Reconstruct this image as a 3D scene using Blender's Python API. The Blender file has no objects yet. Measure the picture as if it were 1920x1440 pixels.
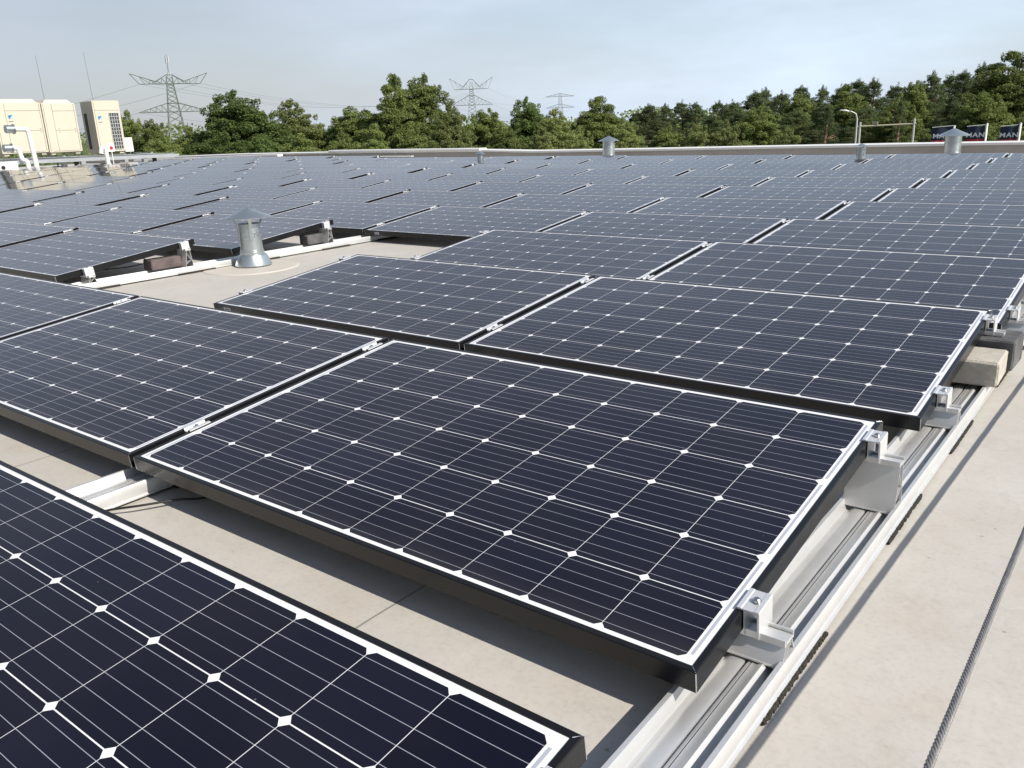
import bpy, math, random
from mathutils import Vector, Matrix, Euler
R = math.radians
sc = bpy.context.scene
col = sc.collection

# ------------------------------------------------------------------ camera, world, sun, exposure
CAM = Vector((2.128, -1.0375, 0.8207))
cd = bpy.data.cameras.new('camera'); cam = bpy.data.objects.new('camera', cd); col.objects.link(cam)
cd.sensor_width = 36.0; cd.lens = 1582.385 / 1920 * 36.0; cd.clip_start = 0.05; cd.clip_end = 6000
YAW, PIT, ROL = R(38.2334), R(17.1232), R(-2.2329)
_f = Vector((-math.sin(YAW)*math.cos(PIT), math.cos(YAW)*math.cos(PIT), -math.sin(PIT)))
_r = Vector((math.cos(YAW), math.sin(YAW), 0)); _u = _r.cross(_f)
RX = _r*math.cos(ROL) + _u*math.sin(ROL); UX = -_r*math.sin(ROL) + _u*math.cos(ROL)
cam.matrix_world = Matrix(((RX.x, UX.x, -_f.x, CAM.x), (RX.y, UX.y, -_f.y, CAM.y), (RX.z, UX.z, -_f.z, CAM.z), (0, 0, 0, 1)))
sc.camera = cam

SUN_EL, SUN_AZ = R(39.4), R(88)      # azimuth measured from +Y towards +X
sd = bpy.data.lights.new('sun', 'SUN'); sun = bpy.data.objects.new('sun', sd); col.objects.link(sun)
sd.energy = 5.0; sd.angle = R(0.55); sd.color = (1.0, 0.945, 0.86)
S = Vector((math.sin(SUN_AZ)*math.cos(SUN_EL), math.cos(SUN_AZ)*math.cos(SUN_EL), math.sin(SUN_EL)))
sun.rotation_euler = S.to_track_quat('Z', 'Y').to_euler()
sun.location = (20, 0, 20)

w = bpy.data.worlds.new('World'); sc.world = w; w.use_nodes = True
nt = w.node_tree; nt.nodes.clear()
def N(nt, t, **k):
    n = nt.nodes.new(t)
    for a, b in k.items(): setattr(n, a, b)
    return n
out = N(nt, 'ShaderNodeOutputWorld'); bg = N(nt, 'ShaderNodeBackground')
sky = N(nt, 'ShaderNodeTexSky', sky_type='NISHITA', sun_disc=False, sun_elevation=SUN_EL, sun_rotation=SUN_AZ,
        air_density=1.2, dust_density=1.0, ozone_density=1.5)
tc = N(nt, 'ShaderNodeTexCoord')
mp = N(nt, 'ShaderNodeMapping'); mp.inputs['Scale'].default_value = (1.2, 1.2, 5.0); mp.inputs['Rotation'].default_value = (0.0, 0.12, 0)
nz = N(nt, 'ShaderNodeTexNoise'); nz.inputs['Scale'].default_value = 2.2; nz.inputs['Detail'].default_value = 6; nz.inputs['Roughness'].default_value = .55
rp = N(nt, 'ShaderNodeValToRGB'); rp.color_ramp.elements[0].position = .38; rp.color_ramp.elements[1].position = .72
nt.links.new(tc.outputs['Generated'], mp.inputs[0]); nt.links.new(mp.outputs[0], nz.inputs[0]); nt.links.new(nz.outputs['Fac'], rp.inputs[0])
# thin high cloud: a veil over the whole sky, a little denser in streaks
vl = N(nt, 'ShaderNodeMapRange'); vl.inputs['To Min'].default_value = .66; vl.inputs['To Max'].default_value = .88
nt.links.new(rp.outputs[0], vl.inputs[0])
# the veil is bright towards the sun's side (+X, +Y) and blue-grey away from it
dp = N(nt, 'ShaderNodeVectorMath', operation='DOT_PRODUCT'); dp.inputs[1].default_value = (0.80, 0.60, -0.35)
nt.links.new(tc.outputs['Generated'], dp.inputs[0])
vr = N(nt, 'ShaderNodeValToRGB')
e = vr.color_ramp.elements
e[0].position = 0.0; e[0].color = (4.1, 4.4, 5.15, 1)
e[1].position = 1.0; e[1].color = (7.4, 8.8, 10.4, 1)
m_ = e.new(.34); m_.color = (5.5, 6.0, 7.05, 1)
m2 = e.new(.60); m2.color = (6.8, 8.0, 9.7, 1)
mr = N(nt, 'ShaderNodeMapRange'); mr.inputs['From Min'].default_value = -.9; mr.inputs['From Max'].default_value = .75
nt.links.new(dp.outputs['Value'], mr.inputs[0]); nt.links.new(mr.outputs[0], vr.inputs[0])
mx = N(nt, 'ShaderNodeMix', data_type='RGBA')
cm = N(nt, 'ShaderNodeMapRange'); cm.inputs['To Min'].default_value = .95; cm.inputs['To Max'].default_value = 1.12; nt.links.new(rp.outputs[0], cm.inputs[0])
vs_ = N(nt, 'ShaderNodeVectorMath', operation='SCALE'); sz = N(nt, 'ShaderNodeSeparateXYZ'); nt.links.new(tc.outputs['Generated'], sz.inputs[0])
zr = N(nt, 'ShaderNodeValToRGB'); ez = zr.color_ramp.elements     # the veil thins and darkens towards the zenith
ez[0].position = .20; ez[0].color = (1, 1, 1, 1); ez[1].position = 1.0; ez[1].color = (.32, .36, .43, 1); ek = ez.new(.52); ek.color = (.50, .53, .60, 1)
nt.links.new(sz.outputs['Z'], zr.inputs[0])
vm = N(nt, 'ShaderNodeVectorMath', operation='MULTIPLY'); nt.links.new(vr.outputs[0], vm.inputs[0]); nt.links.new(zr.outputs[0], vm.inputs[1])
nt.links.new(vm.outputs[0], vs_.inputs[0]); nt.links.new(cm.outputs[0], vs_.inputs['Scale'])
nt.links.new(vl.outputs[0], mx.inputs['Factor']); nt.links.new(sky.outputs[0], mx.inputs[6]); nt.links.new(vs_.outputs[0], mx.inputs[7])
nt.links.new(mx.outputs[2], bg.inputs[0]); bg.inputs[1].default_value = 0.095
nt.links.new(bg.outputs[0], out.inputs[0])

sc.view_settings.view_transform = 'Standard'; sc.view_settings.look = 'None'
sc.view_settings.exposure = 0.18; sc.view_settings.gamma = 1.0
sc.render.engine = 'CYCLES'
sc.cycles.max_bounces = 6; sc.cycles.diffuse_bounces = 3; sc.cycles.glossy_bounces = 3
sc.cycles.transmission_bounces = 3; sc.cycles.transparent_max_bounces = 8
sc.cycles.caustics_reflective = False; sc.cycles.caustics_refractive = False

# ------------------------------------------------------------------ helpers
rnd = random.Random(7)
def tag(o, label=None, cat=None, group=None, kind=None):
    if label: o['label'] = label
    if cat: o['category'] = cat
    if group: o['group'] = group
    if kind: o['kind'] = kind
    return o
def empty(name, loc=(0, 0, 0), rot=(0, 0, 0)):
    o = bpy.data.objects.new(name, None); o.location = loc; o.rotation_euler = rot
    o.empty_display_size = .1; col.objects.link(o); return o
def children(o): return [c for c in bpy.data.objects if c.parent == o]
def copy_tree(o, parent=None):
    c = o.copy(); col.objects.link(c); c.parent = parent
    for ch in list(o.children): copy_tree(ch, c)
    return c
class MB:
    def __init__(s): s.v = []; s.f = []; s.m = []
    def add(s, vs, fs, m=0):
        o = len(s.v); s.v += [tuple(a) for a in vs]
        s.f += [tuple(i+o for i in f) for f in fs]; s.m += [m]*len(fs)
    def box(s, x0, x1, y0, y1, z0, z1, m=0, b=0.0, mat=None):
        if b > 0:
            vs = []
            for z, i in ((z0, b), (z0+b, 0), (z1-b, 0), (z1, b)):
                xa, xb, ya, yb = x0+i, x1-i, y0+i, y1-i
                k = b if i == 0 else b*.6
                vs += [(xa+k, ya, z), (xb-k, ya, z), (xb, ya+k, z), (xb, yb-k, z), (xb-k, yb, z), (xa+k, yb, z), (xa, yb-k, z), (xa, ya+k, z)]
            fs = [tuple(range(7, -1, -1)), tuple(range(24, 32))]
            for L in range(3):
                for i in range(8):
                    a = L*8+i; c = L*8+(i+1) % 8; fs.append((a, c, c+8, a+8))
        else:
            vs = [(x0, y0, z0), (x1, y0, z0), (x1, y1, z0), (x0, y1, z0), (x0, y0, z1), (x1, y0, z1), (x1, y1, z1), (x0, y1, z1)]
            fs = [(3, 2, 1, 0), (4, 5, 6, 7), (0, 1, 5, 4), (1, 2, 6, 5), (2, 3, 7, 6), (3, 0, 4, 7)]
        if mat is not None: vs = [tuple(mat @ Vector(a)) for a in vs]
        s.add(vs, fs, m)
    def tube(s, pts, r, n=8, m=0, cap=True):
        pts = [Vector(p) for p in pts]; rs = r if isinstance(r, (list, tuple)) else [r]*len(pts)
        vs = []; up = None
        for i, p in enumerate(pts):
            t = (pts[min(i+1, len(pts)-1)] - pts[max(i-1, 0)]).normalized()
            if up is None: up = Vector((0, 0, 1)) if abs(t.z) < .9 else Vector((1, 0, 0))
            a = t.cross(up).normalized(); b = a.cross(t).normalized(); up = b
            for k in range(n):
                q = 2*math.pi*k/n; vs.append(p + (a*math.cos(q) + b*math.sin(q))*rs[i])
        fs = []
        for i in range(len(pts)-1):
            for k in range(n):
                fs.append((i*n+k, i*n+(k+1) % n, (i+1)*n+(k+1) % n, (i+1)*n+k))
        if cap: fs += [tuple(range(n-1, -1, -1)), tuple(range((len(pts)-1)*n, len(pts)*n))]
        s.add(vs, fs, m)
    def lathe(s, prof, n=32, c=(0, 0, 0), m=0):
        vs = []; fs = []
        for (r, z) in prof:
            for k in range(n):
                q = 2*math.pi*k/n; vs.append((c[0]+r*math.cos(q), c[1]+r*math.sin(q), c[2]+z))
        for i in range(len(prof)-1):
            for k in range(n): fs.append((i*n+k, i*n+(k+1) % n, (i+1)*n+(k+1) % n, (i+1)*n+k))
        s.add(vs, fs, m)
    def prism(s, poly, a0, a1, axis='y', m=0):
        """closed polygon poly (u,z) extruded along y (u=x) or x (u=y)"""
        n = len(poly)
        if axis == 'y': vs = [(u, a0, z) for u, z in poly] + [(u, a1, z) for u, z in poly]
        else: vs = [(a0, u, z) for u, z in poly] + [(a1, u, z) for u, z in poly]
        fs = [(i, (i+1) % n, n+(i+1) % n, n+i) for i in range(n)]
        fs += [tuple(range(n)), tuple(range(2*n-1, n-1, -1))]
        s.add(vs, fs, m)
    def build(s, name, mats, parent=None, smooth=False, loc=None, rot=None):
        me = bpy.data.meshes.new(name); me.from_pydata(s.v, [], s.f)
        if not isinstance(mats, (list, tuple)): mats = [mats]
        for mm in mats: me.materials.append(mm)
        if any(s.m): me.polygons.foreach_set('material_index', s.m)
        if smooth: me.polygons.foreach_set('use_smooth', [True]*len(s.f))
        me.update()
        o = bpy.data.objects.new(name, me); col.objects.link(o)
        if parent: o.parent = parent
        if loc: o.location = loc
        if rot: o.rotation_euler = rot
        return o
def autosmooth(o, ang=35):
    me = o.data
    me.polygons.foreach_set('use_smooth', [True]*len(me.polygons))
    try: me.set_sharp_from_angle(angle=R(ang))
    except Exception: pass
    return o
def fixn(o):
    import bmesh
    bm = bmesh.new(); bm.from_mesh(o.data); bmesh.ops.recalc_face_normals(bm, faces=bm.faces); bm.to_mesh(o.data); bm.free(); return o

# ------------------------------------------------------------------ materials
def mat(name, base=(.5, .5, .5), rough=.5, metal=0, spec=.5, coat=0, bump=None, var=None, scale=8, trans=0):
    m = bpy.data.materials.new(name); m.use_nodes = True; t = m.node_tree
    b = t.nodes['Principled BSDF']
    b.inputs['Base Color'].default_value = (*base, 1); b.inputs['Roughness'].default_value = rough
    b.inputs['Metallic'].default_value = metal; b.inputs['Specular IOR Level'].default_value = spec
    b.inputs['Coat Weight'].default_value = coat
    c = N(t, 'ShaderNodeTexCoord')
    if var:
        n = N(t, 'ShaderNodeTexNoise'); n.inputs['Scale'].default_value = scale; n.inputs['Detail'].default_value = 8; n.inputs['Roughness'].default_value = .6
        t.links.new(c.outputs['Object'], n.inputs[0])
        r = N(t, 'ShaderNodeValToRGB'); r.color_ramp.elements[0].position = .3; r.color_ramp.elements[1].position = .7
        r.color_ramp.elements[0].color = (*base, 1); r.color_ramp.elements[1].color = (*var, 1)
        t.links.new(n.outputs['Fac'], r.inputs[0]); t.links.new(r.outputs[0], b.inputs['Base Color'])
        rr = N(t, 'ShaderNodeMapRange'); rr.inputs['To Min'].default_value = max(rough-.08, .03); rr.inputs['To Max'].default_value = min(rough+.1, 1)
        t.links.new(n.outputs['Fac'], rr.inputs[0]); t.links.new(rr.outputs[0], b.inputs['Roughness'])
    if bump:
        n2 = N(t, 'ShaderNodeTexNoise'); n2.inputs['Scale'].default_value = bump[0]; n2.inputs['Detail'].default_value = 6
        t.links.new(c.outputs['Object'], n2.inputs[0])
        bp = N(t, 'ShaderNodeBump'); bp.inputs['Strength'].default_value = bump[1]; bp.inputs['Distance'].default_value = bump[2]
        t.links.new(n2.outputs['Fac'], bp.inputs['Height']); t.links.new(bp.outputs[0], b.inputs['Normal'])
    return m
M = {}
M['frame'] = mat('black anodised aluminium', (.006, .006, .007), .26, 0, .32, var=(.012, .012, .012), scale=6)
M['alu'] = mat('mill finish aluminium', (.80, .795, .78), .42, .62, var=(.67, .665, .65), scale=14, bump=(300, .12, .001))
M['alu_bright'] = mat('cast aluminium clamp', (.82, .82, .82), .42, .55, var=(.72, .72, .72), scale=40)
M['edge'] = mat('bare aluminium edge', (.75, .75, .75), .3, 1)
M['steel'] = mat('stainless steel', (.62, .61, .6), .22, 1)
M['galv'] = mat('galvanised sheet', (.62, .66, .66), .33, .9, var=(.46, .50, .50), scale=11, bump=(40, .1, .002))
M['rubber'] = mat('black rubber granulate', (.018, .017, .015), .9, bump=(260, 1, .004), var=(.05, .042, .03), scale=260)
M['cable'] = mat('black cable sheath', (.012, .012, .012), .45)
M['white'] = mat('white backsheet', (.78, .78, .78), .5)
M['sticker'] = mat('white sticker', (.75, .75, .74), .5, var=(.3, .3, .3), scale=90)
M['concrete'] = mat('pale concrete', (.40, .365, .305), .9, var=(.53, .49, .42), scale=26, bump=(160, .8, .003))
M['dark_concrete'] = mat('dark concrete', (.055, .056, .06), .85, var=(.15, .145, .145), scale=14, bump=(150, .8, .003))
M['hvac'] = mat('ivory painted steel', (.61, .565, .455), .42, var=(.565, .52, .415), scale=1.5)
M['hvac_dark'] = mat('dark coil behind mesh', (.045, .05, .055), .6)
M['hvac_seam'] = mat('shadow gap of casing', (.16, .145, .12), .8)
M['wire_white'] = mat('white coated wire', (.62, .62, .6), .5)
M['pipe_white'] = mat('white insulated pipe', (.84, .83, .80), .38, var=(.74, .73, .70), scale=9)
M['deck'] = mat('galvanised steel beam', (.52, .54, .55), .45, .6, var=(.40, .41, .42), scale=4)
M['lamp'] = mat('galvanised pole', (.55, .55, .52), .5, .3)
M['pylon'] = mat('pylon steel weathered', (.20, .23, .205), .7, .1)
M['cond'] = mat('overhead conductor', (.26, .28, .30), .6, .3)
M['trunk'] = mat('grey bark', (.12, .10, .08), .95, var=(.2, .17, .13), scale=5)
M['pine_trunk'] = mat('orange pine bark', (.30, .17, .10), .9, var=(.16, .11, .08), scale=3)
M['red'] = mat('red plastic', (.55, .02, .03), .5)
M['blue'] = mat('blue emblem', (.02, .20, .42), .5)
M['darkblue'] = mat('navy flag cloth', (.016, .03, .055), .8)
M['flag_red'] = mat('red flag cloth', (.50, .03, .05), .8)
M['flag_white'] = mat('white flag print', (.55, .57, .60), .8)
M['cap'] = mat('parapet aluminium cap', (.80, .79, .76), .45, .0, var=(.73, .72, .70), scale=3)
M['brick'] = mat('facade cladding', (.30, .29, .28), .8)

# membrane floor: beige, mottled, with dirt, welded seams every 1.5 m
def membrane(name, wall=False):
    m = bpy.data.materials.new(name); m.use_nodes = True; t = m.node_tree; b = t.nodes['Principled BSDF']
    c = N(t, 'ShaderNodeTexCoord'); L = t.links.new
    def noise(s, d=6, r=.6, mp_=None):
        n = N(t, 'ShaderNodeTexNoise'); n.inputs['Scale'].default_value = s; n.inputs['Detail'].default_value = d; n.inputs['Roughness'].default_value = r
        L(c.outputs['Object'], n.inputs[0]); return n
    def ramp(n, p0, c0, p1, c1):
        r = N(t, 'ShaderNodeValToRGB'); r.color_ramp.elements[0].position = p0; r.color_ramp.elements[1].position = p1
        r.color_ramp.elements[0].color = (*c0, 1); r.color_ramp.elements[1].color = (*c1, 1); L(n.outputs['Fac'], r.inputs[0]); return r
    def mul(a, bb, f=1):
        x = N(t, 'ShaderNodeMix', data_type='RGBA', blend_type='MULTIPLY'); x.inputs[0].default_value = f
        L(a, x.inputs[6]); L(bb, x.inputs[7]); return x.outputs[2]
    base = ramp(noise(2.3, 8, .65), .32, (.475, .443, .396), .68, (.545, .513, .466))
    sp = ramp(noise(16, 10, .8), .34, (.76, .73, .68), .50, (1, 1, 1))
    pk = ramp(noise(7, 4, .5), .55, (1, 1, 1), .78, (1.0, .95, .92))
    gr = ramp(noise(95, 2, .5), .30, (.90, .90, .89), .5, (1, 1, 1))
    o = mul(base.outputs[0], sp.outputs[0], .38); o = mul(o, pk.outputs[0], .8); o = mul(o, gr.outputs[0], .7)
    # sparse dark specks
    v = N(t, 'ShaderNodeTexVoronoi'); v.inputs['Scale'].default_value = 9; L(c.outputs['Object'], v.inputs[0])
    vr_ = N(t, 'ShaderNodeValToRGB'); vr_.color_ramp.elements[0].position = .018; vr_.color_ramp.elements[1].position = .05
    vr_.color_ramp.elements[0].color = (.45, .40, .34, 1); vr_.color_ramp.elements[1].color = (1, 1, 1, 1)
    L(v.outputs['Distance'], vr_.inputs[0]); o = mul(o, vr_.outputs[0], .8)
    sx = N(t, 'ShaderNodeSeparateXYZ'); L(c.outputs['Object'], sx.inputs[0])
    if not wall:
        # welded seam, a thin darker line each 1.5 m in x, wobbling a millimetre or two
        nw = noise(3, 2)
        a = N(t, 'ShaderNodeMath', operation='MULTIPLY_ADD'); L(nw.outputs['Fac'], a.inputs[0]); a.inputs[1].default_value = .02; L(sx.outputs['X'], a.inputs[2])
        d = N(t, 'ShaderNodeMath', operation='ADD'); L(a.outputs[0], d.inputs[0]); d.inputs[1].default_value = .51-.01
        q = N(t, 'ShaderNodeMath', operation='PINGPONG'); L(d.outputs[0], q.inputs[0]); q.inputs[1].default_value = .75
        lt = N(t, 'ShaderNodeMapRange'); L(q.outputs[0], lt.inputs[0]); lt.inputs['From Min'].default_value = .0012; lt.inputs['From Max'].default_value = .0035
        lt.inputs['To Min'].default_value = .45; lt.inputs['To Max'].default_value = 1
        cb = N(t, 'ShaderNodeCombineColor'); [L(lt.outputs[0], cb.inputs[i]) for i in range(3)]
        o = mul(o, cb.outputs[0], 1)
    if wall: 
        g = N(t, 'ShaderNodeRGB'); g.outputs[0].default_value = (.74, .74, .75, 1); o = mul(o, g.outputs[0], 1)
    L(o, b.inputs['Base Color']); b.inputs['Roughness'].default_value = .62; b.inputs['Specular IOR Level'].default_value = .35
    bn = noise(20, 8, .6); bp = N(t, 'ShaderNodeBump'); bp.inputs['Strength'].default_value = .35; bp.inputs['Distance'].default_value = .004
    L(bn.outputs['Fac'], bp.inputs['Height']); L(bp.outputs[0], b.inputs['Normal'])
    return m
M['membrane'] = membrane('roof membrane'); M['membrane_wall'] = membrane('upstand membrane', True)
M['patch'] = mat('membrane patch', (.56, .515, .45), .6, var=(.52, .48, .415), scale=6, bump=(20, .3, .003))

# solar cells: 10 x 6 dark cells with chamfered corners on a white sheet, five busbars each, connecting ribbons at the ends
PW, PD, PH = 1.65, 1.0, .040
CP = .1586
def laminate_mat():
    m = bpy.data.materials.new('solar laminate'); m.use_nodes = True; t = m.node_tree; b = t.nodes['Principled BSDF']; L = t.links.new
    c = N(t, 'ShaderNodeTexCoord'); s = N(t, 'ShaderNodeSeparateXYZ'); L(c.outputs['Object'], s.inputs[0])
    def mth(op, a, bb=None, cc=None):
        n = N(t, 'ShaderNodeMath', operation=op)
        for i, v in enumerate((a, bb, cc)):
            if v is None: continue
            if isinstance(v, (int, float)): n.inputs[i].default_value = v
            else: L(v, n.inputs[i])
        return n.outputs[0]
    CY = .1593; x0, y0 = (PW-10*CP)/2, (PD-6*CY)/2
    u = mth('MULTIPLY', mth('SUBTRACT', s.outputs['X'], x0), 1/CP); v = mth('MULTIPLY', mth('SUBTRACT', s.outputs['Y'], y0), 1/CY)
    fu, fv = mth('FRACT', u), mth('FRACT', v)
    du = mth('ABSOLUTE', mth('SUBTRACT', fu, .5)); dv = mth('ABSOLUTE', mth('SUBTRACT', fv, .5))
    incell = mth('MULTIPLY', mth('MULTIPLY', mth('LESS_THAN', du, .5-.0036), mth('LESS_THAN', dv, .5-.0066)), mth('LESS_THAN', mth('ADD', du, dv), 1-.074))
    inside = mth('MULTIPLY', mth('MULTIPLY', mth('GREATER_THAN', u, 0), mth('LESS_THAN', u, 10)), mth('MULTIPLY', mth('GREATER_THAN', v, 0), mth('LESS_THAN', v, 6)))
    cell = mth('MULTIPLY', incell, inside)
    bb_ = mth('ABSOLUTE', mth('SUBTRACT', mth('FRACT', mth('MULTIPLY', fv, 5)), .5))
    bus = mth('LESS_THAN', bb_, .0155)
    # end ribbons: a tin strip just outside the first and last column, broken at every second row
    hv = mth('ABSOLUTE', mth('SUBTRACT', mth('FRACT', mth('MULTIPLY', v, .5)), .5))
    onrow = mth('MULTIPLY', mth('LESS_THAN', hv, .455), mth('MULTIPLY', mth('GREATER_THAN', v, 0), mth('LESS_THAN', v, 6)))
    # left end offset by one row
    hv2 = mth('ABSOLUTE', mth('SUBTRACT', mth('FRACT', mth('ADD', mth('MULTIPLY', v, .5), .5)), .5))
    onrow2 = mth('MULTIPLY', mth('LESS_THAN', hv2, .455), mth('MULTIPLY', mth('GREATER_THAN', v, 0), mth('LESS_THAN', v, 6)))
    rr = mth('MULTIPLY', mth('MULTIPLY', mth('GREATER_THAN', u, 10.025), mth('LESS_THAN', u, 10.062)), onrow)
    rl = mth('MULTIPLY', mth('MULTIPLY', mth('LESS_THAN', u, -.025), mth('GREATER_THAN', u, -.062)), onrow2)
    rib = mth('MAXIMUM', rr, rl)
    # cell-to-cell tone variation, mono wafers
    wn = N(t, 'ShaderNodeTexWhiteNoise', noise_dimensions='4D'); cb = N(t, 'ShaderNodeCombineXYZ')
    L(mth('FLOOR', u), cb.inputs[0]); L(mth('FLOOR', v), cb.inputs[1]); L(cb.outputs[0], wn.inputs['Vector'])
    oi = N(t, 'ShaderNodeObjectInfo'); L(oi.outputs['Random'], wn.inputs['W'])
    cr = N(t, 'ShaderNodeValToRGB'); e = cr.color_ramp.elements
    e[0].color = (.0022, .0028, .0098, 1); e[1].color = (.0042, .0050, .0150, 1); L(wn.outputs['Value'], cr.inputs[0])
    def mix(f, a, bb):
        x = N(t, 'ShaderNodeMix', data_type='RGBA'); L(f, x.inputs[0])
        for i, v_ in ((6, a), (7, bb)):
            if isinstance(v_, tuple): x.inputs[i].default_value = (*v_, 1)
            else: L(v_, x.inputs[i])
        return x.outputs[2]
    cc = mix(bus, cr.outputs[0], (.33, .34, .38))
    bk = mix(rib, (.80, .80, .80), (.40, .42, .48))
    co = mix(cell, bk, cc)
    # light dust film
    dn = N(t, 'ShaderNodeTexNoise'); dn.inputs['Scale'].default_value = 3.5; dn.inputs['Detail'].default_value = 8; L(c.outputs['Object'], dn.inputs[0])
    dr = N(t, 'ShaderNodeMapRange'); L(dn.outputs['Fac'], dr.inputs[0]); dr.inputs['From Min'].default_value = .35; dr.inputs['From Max'].default_value = .75
    dr.inputs['To Min'].default_value = .002; dr.inputs['To Max'].default_value = .014
    dv_ = N(t, 'ShaderNodeTexVoronoi'); dv_.inputs['Scale'].default_value = 15; L(c.outputs['Object'], dv_.inputs[0])
    edge_ = mth('MULTIPLY', mth('POWER', mth('SUBTRACT', 1, mth('MINIMUM', mth('MULTIPLY', s.outputs['Y'], 7), 1)), 3), mth('MULTIPLY', dn.outputs['Fac'], .12))
    b.inputs['Sheen Weight'].default_value = .04; b.inputs['Sheen Roughness'].default_value = .45; b.inputs['Sheen Tint'].default_value = (1, .86, .90, 1)
    spk = mth('MULTIPLY', mth('LESS_THAN', dv_.outputs['Distance'], .022), .35)
    co = mix(mth('ADD', mth('MAXIMUM', dr.outputs[0], spk), edge_), co, (.42, .38, .33))
    L(co, b.inputs['Base Color']); b.inputs['Roughness'].default_value = .5; b.inputs['Specular IOR Level'].default_value = 0.0
    b.inputs['Coat Weight'].default_value = 1; b.inputs['Coat IOR'].default_value = 1.33
    rg = N(t, 'ShaderNodeMapRange'); L(dn.outputs['Fac'], rg.inputs[0]); rg.inputs['To Min'].default_value = .03; rg.inputs['To Max'].default_value = .11
    L(rg.outputs[0], b.inputs['Coat Roughness'])
    return m
M['laminate'] = laminate_mat()

# ------------------------------------------------------------------ layout of the array
FLOOR = -.105
TILT = R(6.31)
CW = PW + .0257
ROWX = {-1: .005, 0: 0, 1: .013, 2: .011, 3: -.016, 4: -.002, 5: .005, 6: -.004, 7: .001, 8: .002}
ROWY = {-1: -1.316, 0: 0, 1: 1.355, 2: 2.641}
ROWZ = {-1: -.003, 0: 0, 1: .009, 2: .006, 3: -.004}
def rise(x):                       # the roof climbs two centimetres towards the far left
    k = min(max((-x-2)/6.5, 0), 1); return .022*k*k*(3-2*k) + (max(-x-12, 0))*.0012
def rowy(r): return ROWY[r] if r in ROWY else 3.973 + (r-3)*1.3245
def colx(c):
    x = c*CW
    if c <= -6: x -= .105
    if c <= -11: x -= .105
    return x
def panel_exists(r, c):
    if c > 0: return False
    if (r, c) in ((1, -2), (2, -2)): return False
    if r < 3 and c < -2*r - 4 - (1 if r == 2 else 0): return False
    if r == -1: return c >= -1
    if r == 11: return -14 <= c <= -10
    if r > 11: return False
    return c >= max(-14, -2*r - 5)
WORDS = ['zeroth', 'first', 'second', 'third', 'fourth', 'fifth', 'sixth', 'seventh', 'eighth', 'ninth', 'tenth', 'eleventh', 'twelfth', 'thirteenth', 'fourteenth', 'fifteenth', 'sixteenth', 'seventeenth', 'eighteenth', 'nineteenth', 'twentieth']

# ---- prototype panel
def make_panel():
    root = empty('solar_panel')
    prof = [(0, -PH), (0, -.0018), (.0018, 0), (.0122, 0), (.0122, -.0065), (.002, -.0065), (.002, -PH+.002), (.028, -PH+.002), (.028, -PH)]
    mb = MB(); vs = []
    for (d, z) in prof:
        vs += [(d, d, z), (PW-d, d, z), (PW-d, PD-d, z), (d, PD-d, z)]
    n = len(prof); fs = []
    for i in range(n):
        j = (i+1) % n
        for k in range(4):
            k2 = (k+1) % 4; fs.append((i*4+k, i*4+k2, j*4+k2, j*4+k))
    mb.add(vs, fs)
    # bare metal showing at the mitred corners
    t = .0011
    for (x, y, sx, sy) in ((0, 0, 1, 1), (PW, 0, -1, 1), (PW, PD, -1, -1), (0, PD, 1, -1)):
        a = .0005
        mb.box(min(x-sx*a, x+sx*t), max(x-sx*a, x+sx*t), min(y-sy*a, y+sy*t), max(y-sy*a, y+sy*t), -PH+.001, -.0022, 1)
        p0 = Vector((x+sx*.0012, y+sy*.0012, -.0006)); p1 = Vector((x+sx*.0105, y+sy*.0105, .0001))
        mb.tube([p0, p1], .0006, 4, 1)
    f = mb.build('frame', [M['frame'], M['edge']], root); fixn(f)
    mb = MB(); mb.box(.0025, PW-.0025, .0025, PD-.0025, -.0060, -.0014)
    o = mb.build('laminate', [M['laminate'], M['white']], root)
    for p in o.data.polygons: p.material_index = 0 if p.normal.z > .5 else 1
    return root
proto = make_panel(); first = True
panels = {}
for r in range(-1, 12):
    for c in range(0, -16, -1):
        if not panel_exists(r, c): continue
        o = proto if first else copy_tree(proto); first = False
        x = colx(c) + ROWX.get(r, 0); z = ROWZ.get(r, 0) + rise(x+.8)
        j = (rnd.uniform(-1, 1)*.0045, rnd.uniform(-1, 1)*.0035, rnd.uniform(-1, 1)*.0006)
        if r <= 3 and c >= -3: j = (0, 0, 0)
        o.location = (x, rowy(r), z); o.rotation_euler = (TILT+j[0], j[1]+(0 if c > -4 else 0), j[2])
        name = WORDS[r+2]; cn = 'rightmost' if c == 0 else WORDS[1-c] + ' from the right'
        if c == 0: lab = 'black framed solar panel at the right end of the %s row from the camera' % name
        else: lab = 'black framed solar panel, %s row from the camera, %s panel from the right' % (name, WORDS[1-c])
        tag(o, lab, 'solar panel', 'solar panels in tilted rows on the flat roof')
        panels[(r, c)] = o
tag(panels[(0, 0)], 'large dark solar panel filling the centre foreground, its right edge over the aluminium rail')
tag(panels[(-1, 0)], 'nearest solar panel, cut off by the bottom left corner of the photo')
tag(panels[(1, -1)], 'solar panel with white sticker on its front frame, beside the bare roof patch')
tag(panels[(3, -2)], 'solar panel behind the bare roof gap, small white sticker on its front frame')
for key, px in (((1, -1), .085), ((3, -2), .12)):
    mb = MB(); mb.box(px, px+.055, -.0012, -.0002, -.031, -.012)
    mb.box(px+.008, px+.047, -.0018, -.0012, -.0235, -.019, 1)
    mb.build('sticker', [M['sticker'], M['cable']], panels[key])

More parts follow.
